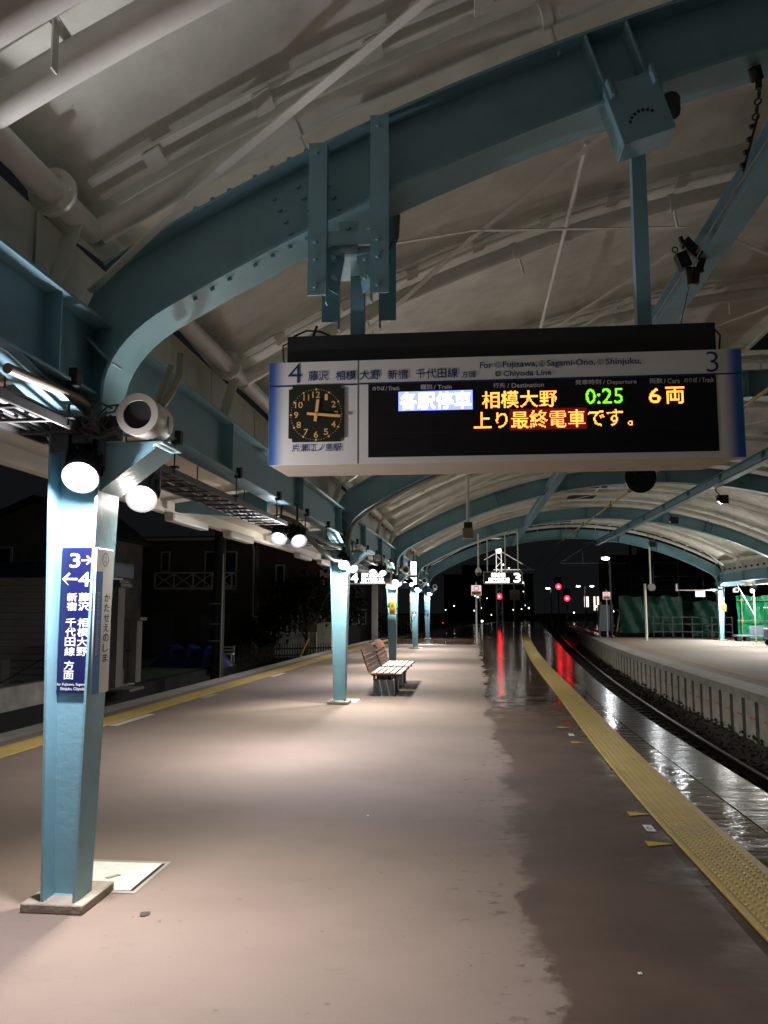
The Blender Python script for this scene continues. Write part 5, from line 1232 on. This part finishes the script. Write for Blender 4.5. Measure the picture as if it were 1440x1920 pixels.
fr = thing('work_fence', 'low dark fence with pale dots closing the end of the opposite platform', 'fence', (11, 45, 0)); b = MB()
for z in (.35, .75, 1.1): b.tube([(9.5, 45.2, z), (13.2, 44.2, z)], .02, 6)
for i in range(9): x = 9.5 + i * .46; b.tube([(x, 45.2 - i * .125, 0), (x, 45.2 - i * .125, 1.15)], .02, 6)
b.build('rail', M['dimrail'], fr)
# shop lights beyond the double lamp
for i, (x, w_, lb) in enumerate(((9.9, .42, 'lit pinkish shop sign beyond the double lamp post'), (10.7, .2, 'left of two narrow lit signs beyond the opposite platform'), (11.0, .2, 'right of two narrow lit signs beyond the opposite platform'))):
    t = thing('shop_sign', lb, 'lit sign', (x, 75, .5)); b = MB(); b.bx(x, x + w_, 75, 75.1, 1.3 + (.3 if i == 0 else 0), 2.6); b.build('case', M['black'], t); b = MB(); b.bx(x + .02, x + w_ - .02, 74.98, 74.999, 1.34 + (.3 if i == 0 else 0), 2.56); b.build('lit_face', glow('warm lit face', (1, .7, .5) if i else (1, .75, .75), 1.3), t); b = MB(); b.tube([(x + w_ / 2, 75.05, -1.3), (x + w_ / 2, 75.05, 1.35)], .06, 6); b.build('post', M['black'], t)

# ------------------------------------------------------------------ left side: track, houses, gardens
ballast_strip('track_bed', lambda y: XL(y) - 4.2, lambda y: XL(y) + .2, 2, 60, lambda u: -1.13)
tk = thing('railway_track', 'dark railway track along the left edge of the platform', 'railway track', (-8, 20, -1.1))
for s in (-1, 1):
    b = MB(); f = lambda y: XL(y) - 1.75 + s * .535; ys2 = [2 + i * 1.0 for i in range(58)]
    b.slab([(f(y) - .035, y, -.95) for y in ys2], [(f(y) + .035, y, -.95) for y in ys2], (0, 0, -.14)); b.build('rail', M['rust'], tk)
b = MB(); n = 30
A = [(XL(y) - 3.3, y, -.45) for y in [4 + i * 2 for i in range(40)]]; B_ = [(XL(y) - 40, y, -.35) for y in [4 + i * 2 for i in range(40)]]
b.slab(B_, A, (0, 0, -.9)); tag(b.build('verge', M['earth']), kind='structure')
b = MB(); b.strip([(XL(y) - 9, y, -.36) for y in range(22, 70, 2)], [(XL(y) - 3.4, y, -.42) for y in range(22, 70, 2)]); tag(b.build('grass', M['grass']), kind='structure')
# low trackside wall blocks
lw = thing('low_wall', 'low concrete wall beside the left track behind the nearest column', 'wall', (-8.8, 16, -.45)); b = MB()
for i in range(5): y = 11 + i * 2.2; b.bx(XL(y) - 3.55, XL(y) - 3.35, y, y + 2.15, -.6, .02 + .03 * (i % 2))
b.build('blocks', M['concrete'], lw)
def window(parent, x0, x1, z0, z1, y, frame='trimwhite', pane='glassdark', bar=True):
    f = MB(); w_ = .06
    for a in ((x0, x1, z0, z0 + w_), (x0, x1, z1 - w_, z1), (x0, x0 + w_, z0 + w_, z1 - w_), (x1 - w_, x1, z0 + w_, z1 - w_)): f.bx(a[0], a[1], y - .07, y - .003, a[2], a[3])
    if bar: f.bx((x0 + x1) / 2 - .025, (x0 + x1) / 2 + .025, y - .06, y - .003, z0 + w_, z1 - w_)
    f = f.build('window', M[frame], parent); p = MB(); p.bx(x0 + w_, x1 - w_, y - .02, y - .004, z0 + w_, z1 - w_); p.build('pane', M[pane], f); return f
# white building left
wb = thing('white_building', 'long white sided low building with a blue eave behind the nearest column', 'building', (-11, 20, -.4))
b = MB(); b.bx(-13.5, -9.0, 20, 20.9, -.45, 2.35); 
for i in range(16): b.bx(-13.5, -9.0, 19.99, 19.9995, -.4 + i * .17, -.4 + i * .17 + .012, 1)
b.build('wall', [M['wallwhite'], M['greytext']], wb); b = MB(); b.bx(-13.8, -8.8, 19.6, 21.1, 2.36, 2.72); b.build('roof', M['roofblue'], wb)
b = MB(); b.bx(-8.995, -8.80, 20.2, 20.6, -.38, 2.1); b.bx(-8.995, -8.66, 20.0, 20.7, 2.11, 2.2); b.bx(-8.995, -8.72, 20.05, 20.65, 2.21, 2.29); b.bx(-8.995, -8.3, 19.9, 20.8, -.45, -.39); b.build('pillar', M['pillar'], wb)
b = MB(); b.bx(-9.15, -8.72, 21.25, 21.6, -.35, 1.25); b.bx(-9.2, -8.62, 21.2, 21.65, 1.26, 1.34); b.bx(-8.94, -8.93, 21.242, 21.249, -.3, 1.2, 1); b.bx(-9.0, -8.96, 21.24, 21.249, .45, .52, 1); b.bx(-8.91, -8.87, 21.24, 21.249, .45, .52, 1); b.build('cabinet', [M['pillar'], M['rubber']], wb, bevel=.01)
gh = thing('gabled_house', 'white gabled house with one small window at the far left', 'house', (-14.5, 26, -.4)); b = MB(); x0, x1 = -18.5, -13.0; zt = 3.9; xm = -14.2
b.add([(x0, 26, -.4), (x1, 26, -.4), (x1, 26, 4.1), (xm, 26, 5.1), (x0, 26, 3.3), (x0, 32, -.4), (x1, 32, -.4), (x1, 32, 4.1), (xm, 32, 5.1), (x0, 32, 3.3)], [(0, 1, 2, 3, 4), (9, 8, 7, 6, 5), (1, 6, 7, 2), (0, 4, 9, 5)]); b.build('wall', M['pillar'], gh, smooth=False)
b = MB(); b.slab([(x0 - .3, 25.7, 3.22), (x0 - .3, 32.2, 3.22)], [(xm, 25.7, 5.16), (xm, 32.2, 5.16)], (0, 0, .12)); b.slab([(xm + .001, 25.7, 5.16), (xm + .001, 32.2, 5.16)], [(x1 + .3, 25.7, 4.0), (x1 + .3, 32.2, 4.0)], (0, 0, .12)); b.build('roof', M['roofdark'], gh)
window(gh, -16.6, -15.0, 3.0, 3.6, 26, bar=False)
ac = thing('outdoor_unit', 'white air conditioner outdoor unit against the white building', 'air conditioner', (-11.4, 19.3, -.4)); b = MB(); b.bx(-12.0, -11.2, 19.2, 19.55, -.3, .35); b.build('case', M['wallwhite'], ac, bevel=.02); b = MB(); b.ring((-11.65, 19.19, .03), (0, 1, 0), .24, .2, .02, 20); b.ring((-11.65, 19.19, .03), (0, 1, 0), .14, .11, .02, 20); b.build('fan_guard', M['greytext'], ac); b = MB(); b.bx(-11.95, -11.85, 19.25, 19.5, -.42, -.301); b.bx(-11.35, -11.25, 19.25, 19.5, -.42, -.301); build_each(b, 'foot', M['rubber'], ac)
wd = thing('stay_wire', 'thin stay wire slanting down in front of the white building', 'wire', (-10, 18, 0)); b = MB(); b.tube([(-10.9, 18, -.3), (-8.4, 18.2, 1.15)], .012, 5); b.build('wire', M['cable'], wd)
db = thing('dark_bin', 'dark tall bin standing by the white building wall', 'bin', (-9.7, 19.4, -.4)); b = MB(); b.hexa([(-9.95, 19.1, -.4), (-9.35, 19.1, -.4), (-9.35, 19.7, -.4), (-9.95, 19.7, -.4), (-10, 19.05, .75), (-9.3, 19.05, .75), (-9.3, 19.75, .75), (-10, 19.75, .75)]); b.build('body', M['black'], db, bevel=.02); b = MB(); b.bx(-10.03, -9.27, 19.02, 19.78, .751, .80); b.build('lid', M['rubber'], db)
# brown house with crossed balcony
bh = thing('brown_house', 'dark brown two storey house with a white crossed balcony rail', 'house', (-12, 34, -.4)); b = MB(); b.bx(-15.2, -8.9, 34, 41, -.4, 4.4); b.build('wall', M['wallbrown'], bh)
b = MB(); b.bx(-15.6, -8.6, 33.6, 41.3, 4.401, 4.55); b.build('roof', M['roofdark'], bh); b = MB(); b.bx(-15.6, -8.6, 33.56, 33.599, 4.38, 4.5); b.tube([(-9.0, 33.8, 4.38), (-9.0, 33.85, 4.1), (-8.98, 33.93, 3.95), (-8.98, 33.93, -.3)], .04, 8); b.build('gutter', M['trimwhite'], bh)
b = MB(); bx0, bx1, bz0, bz1, byy = -12.95, -9.7, 2.33, 3.05, 33.2
b.bx(bx0, bx1, byy, byy + .05, bz1 - .07, bz1); b.bx(bx0, bx1, byy, byy + .05, bz0, bz0 + .09); n = 4; bw = (bx1 - bx0) / n
for i in range(n + 1): b.bx(bx0 + i * bw - .03, bx0 + i * bw + .03, byy - .004, byy + .054, bz0 + .0905, bz1 - .0705)
for i in range(n):
    b.bar((bx0 + i * bw, byy + .02, bz0 + .09), (bx0 + (i + 1) * bw, byy + .02, bz1 - .07), .02, .05, (0, 0, 1)); b.bar((bx0 + i * bw, byy + .03, bz1 - .07), (bx0 + (i + 1) * bw, byy + .03, bz0 + .09), .02, .05, (0, 0, 1))
b.bx(bx1 - .05, bx1, byy + .06, 33.99, bz1 - .07, bz1); b.bx(bx1 - .05, bx1, byy + .06, 33.99, bz0, bz0 + .09); b.build('balcony_rail', M['trimwhite'], bh)
b = MB(); b.bx(bx0, bx1, byy + .055, 33.99, bz0 - .12, bz0 - .001); b.build('balcony_floor', M['walldark'], bh)
window(bh, -13.0, -12.6, 3.1, 3.95, 34, bar=False); window(bh, -11.1, -9.7, 2.45, 3.95, 34)
window(bh, -14.4, -13.9, .2, 1.5, 34, bar=False); b = MB(); b.bx(-13.3, -12.4, 33.96, 33.998, -.3, 1.35); b.bx(-11.2, -9.9, 33.96, 33.998, .2, 1.35); build_each(b, 'shutter', M['shutter'], bh)
rh = thing('reddish_house', 'reddish brown house with white shutters behind the twin floodlights', 'house', (-7.6, 34.8, -.4)); b = MB(); b.bx(-8.88, -6.3, 34.6, 42, -.4, 4.3); b.build('wall', mat('reddish wall', (.13, .075, .068), .85, var=.2), rh); b = MB(); b.bx(-8.9, -6.0, 34.3, 42.2, 4.301, 4.45); b.build('roof', M['roofdark'], rh)
window(rh, -8.4, -7.9, .1, 1.3, 34.6, pane='shutter'); window(rh, -7.7, -7.2, .1, 1.3, 34.6, pane='shutter'); window(rh, -8.2, -7.8, 2.4, 3.4, 34.6, bar=False)
h3 = thing('grey_house', 'grey house with a single window behind the lit platform 4 sign', 'house', (-3.6, 44, -.4)); b = MB(); b.bx(-8.0, -5.2, 44, 52, -.4, 4.2); b.bx(-5.19, -4.9, 43.7, 44.1, -.4, 3.4, 1); build_each(b, 'wall', [M['walldark'], M['trimwhite']], h3); b = MB(); b.bx(-8.3, -4.8, 43.6, 52.2, 4.201, 4.35); b.build('roof', M['roofdark'], h3); window(h3, -6.3, -5.5, .7, 1.5, 44)
sh = thing('garden_wall', 'pale low garden wall with white panels between the houses', 'wall', (-6, 33, -.4)); b = MB(); b.bx(-6.2, -5.6, 33.5, 33.7, -.4, 1.0); b.bx(-8.0, -6.25, 33.6, 33.75, -.4, .6); b.build('wall', M['wallwhite'], sh)
# picket fence and tarpaulin, pole
pf = thing('picket_fence', 'dark wooden picket fence along the verge left of the second column', 'fence', (-7, 31, -.4)); b = MB()
for i in range(42): x = -8.6 + i * .09; y = 30.5 + i * .05; b.hexa([(x, y, -.42), (x + .06, y, -.42), (x + .06, y + .02, -.42), (x, y + .02, -.42), (x + .02, y, .22 + .02 * (i % 3)), (x + .04, y, .22 + .02 * (i % 3)), (x + .04, y + .02, .22 + .02 * (i % 3)), (x + .02, y + .02, .22 + .02 * (i % 3))])
b.bar((-8.6, 30.53, -.2), (-4.85, 32.6, -.2), .02, .05); b.bar((-8.6, 30.53, .05), (-4.85, 32.6, .05), .02, .05); b.build('pickets', M['bark'], pf)
tp = thing('tarpaulin_heap', 'blue tarpaulin covered heap beside the dark pole on the verge', 'tarpaulin', (-9.6, 28, -.4)); b = MB(); rows = []
for j in range(9):
    row = []
    for i in range(23):
        u = i / 22; v = j / 8; px = -10.9 + 2.7 * u; py = 27.4 + 1.4 * v; e = min(1, 6 * min(u, 1 - u)) * min(1, 5 * min(v, 1 - v)); row.append((px + random.uniform(-.03, .03), py, -.4 + e * (.62 + .10 * math.sin(i * 1.3) + random.uniform(-.04, .04))))
    rows.append(row)
for a, c in zip(rows, rows[1:]): b.strip(a, c)
b.build('sheet', M['tarp'], tp, smooth=False)
up = thing('utility_pole', 'dark utility pole rising in front of the brown house', 'pole', (-7.55, 24.5, -.4)); b = MB(); b.tube([(-7.55, 24.5, -.6), (-7.5, 24.5, 8)], [.19, .15], 14); b.build('pole', M['bark'], up); b = MB(); b.tube([(-7.40, 24.32, -.5), (-7.38, 24.34, 3.2)], .03, 6)
for z in (.6, 1.1, 1.7): b.bx(-7.76, -7.34, 24.29, 24.31, z, z + .03)
b.build('band', M['greytext'], up)
gp = thing('guy_guard', 'leaning pale yellow guy wire guard at the platform edge left of the second column', 'wire guard', (-5.3, 26, -.3)); b = MB(); b.tube([(-5.75, 27, -.4), (-5.3, 27.2, .62)], .035, 8); b.build('tube', M['wireyellow'], gp); b = MB(); b.tube([(-5.3, 27.2, .62), (-3.9, 27.6, 4)], .01, 5); b.build('wire', M['cable'], gp)
# shrubs and trees: tapered trunk, limbs, many leaf faces
def plant(name, label, x, y, z0, h, wd, n, trunk=.06, cat='shrub', group=None, leaf=.09):
    t = thing(name, label, cat, (x, y, z0), group); rnd = random.Random(int(x * 100 + y * 7)); b = MB(); top = z0 + h
    b.tube([(x, y, z0), (x + .05, y, z0 + h * .3), (x - .03, y, z0 + h * .75)], [trunk, trunk * .7, trunk * .25], 7); tips = []
    for i in range(9):
        a = rnd.uniform(0, 2 * PI); zb = z0 + h * rnd.uniform(.2, .55); e = Vector((x + wd * .42 * math.cos(a), y + wd * .42 * math.sin(a), zb + h * rnd.uniform(.15, .42))); b.tube([(x, y, zb), (Vector((x, y, zb)) + e) / 2 + Vector((0, 0, .05)), e], [trunk * .5, trunk * .35, trunk * .12], 5); tips.append(e)
    tips.append(Vector((x, y, z0 + h * .85))); b.build('trunk', M['bark'], t); l = MB()
    for i in range(n):
        c = rnd.choice(tips); p = c + Vector((rnd.gauss(0, wd * .15), rnd.gauss(0, wd * .15), rnd.gauss(0, h * .10))); u = Vector((rnd.uniform(-1, 1), rnd.uniform(-1, 1), rnd.uniform(-1, 1))).normalized(); v = u.orthogonal().normalized(); s = leaf * rnd.uniform(.6, 1.4)
        l.add([p - u * s, p + v * s * .45, p + u * s, p - v * s * .45], [(0, 1, 2, 3)])
    l.build('crown', M['leaf'], t, smooth=False); return t
plant('round_shrub', 'rounded dark shrub in front of the reddish house', -8.35, 32.6, -.4, 1.7, 1.3, 900)
plant('garden_tree', 'dark spreading garden tree left of the second column', -6.6, 33.2, -.4, 3.3, 2.2, 1500, .09, 'tree', leaf=.12)
plant('garden_tree', 'slender dark tree seen under the lit platform 4 sign', -5.45, 36, -.4, 2.9, 1.4, 1000, .07, 'tree', leaf=.11)
plant('round_shrub', 'low bushy shrub between the third and fourth columns', -4.2, 45, -.4, 1.6, 1.6, 700)
plant('round_shrub', 'small shrub by the bench of the brown house garden', -9.2, 31.5, -.4, .9, .9, 400)
gl = thing('garden_bench', 'small pale garden bench beside the utility pole', 'bench', (-9.0, 30.2, -.4)); b = MB(); b.bx(-9.4, -8.7, 30, 30.35, -.12, -.07); b.build('seat', M['trimwhite'], gl); b = MB(); b.bx(-9.4, -8.7, 30.33, 30.36, .0, .06); b.bx(-9.4, -8.7, 30.33, 30.36, .12, .18); b.build('backrest', M['trimwhite'], gl)
for x in (-9.38, -8.76):
    b = MB(); b.bx(x, x + .05, 30.02, 30.07, -.42, -.121); b.build('leg', M['trimwhite'], gl); b = MB(); b.bx(x, x + .05, 30.365, 30.40, -.42, .2); b.build('leg', M['trimwhite'], gl)
hf = thing('long_fence', 'dim pale fence along the platform beyond the farthest column', 'fence', (-2.5, 58, -.4)); b = MB()
for i in range(26): y = 46 + i * 1.1; x = XL(y) - 2.6; b.bx(x - .03, x + .03, y, y + .06, -.45, 1.0)
for z in (.2, .9): b.tube([(XL(y) - 2.6, y, z) for y in range(46, 75, 2)], .025, 6)
b.build('rail', M['greytext'], hf)
# dark wooded hill / buildings closing the horizon
for i, (x0, x1, y, h, lb) in enumerate(((-40, -9, 75, 6, 'black roofline far behind the houses'), (-6, 14, 190, 9, 'unlit distant building across the end of the tracks'), (15, 40, 90, 7, 'unlit tall building behind the opposite platform'), (22, 50, 60, 8, 'unlit block beyond the right roof edge'))):
    t = thing('distant_building', lb, 'building', ((x0 + x1) / 2, y, -1.3)); b = MB(); b.bx(x0, x1, y, y + 10, -1.3, h); b.bx(x0 + 4, x1 - 6, y + 1, y + 8, h + .001, h + 2.2); b.build('wall', M['roofdark'], t); b = MB(); b.bx(x0 - .3, x1 + .3, y - .3, y - .001, h - .2, h + .1); b.build('eave', M['rubber'], t)

# small litter on the floor
for x, y, s, lb in ((.72, 3.955, .011, 'tiny white paper scrap on the wet floor near the viewer'), (-.81, 6.6, .010, 'tiny white speck of paper on the dry floor right of the hatch'), (-1.72, 4.42, .028, 'small dark leaf on the floor right of the nearest column plinth')):
    b = MB(); n = 7; b.add([(x + s * (1 + .3 * math.sin(3 * k)) * math.cos(2 * PI * k / n), y + s * 1.4 * math.sin(2 * PI * k / n), .003 + .004 * (k % 2)) for k in range(n)] + [(x, y, .007)], [(k, (k + 1) % n, n) for k in range(n)])
    tag(b.build('floor_scrap', M['ltwhite'] if s < .02 else M['bark']), lb, 'litter')
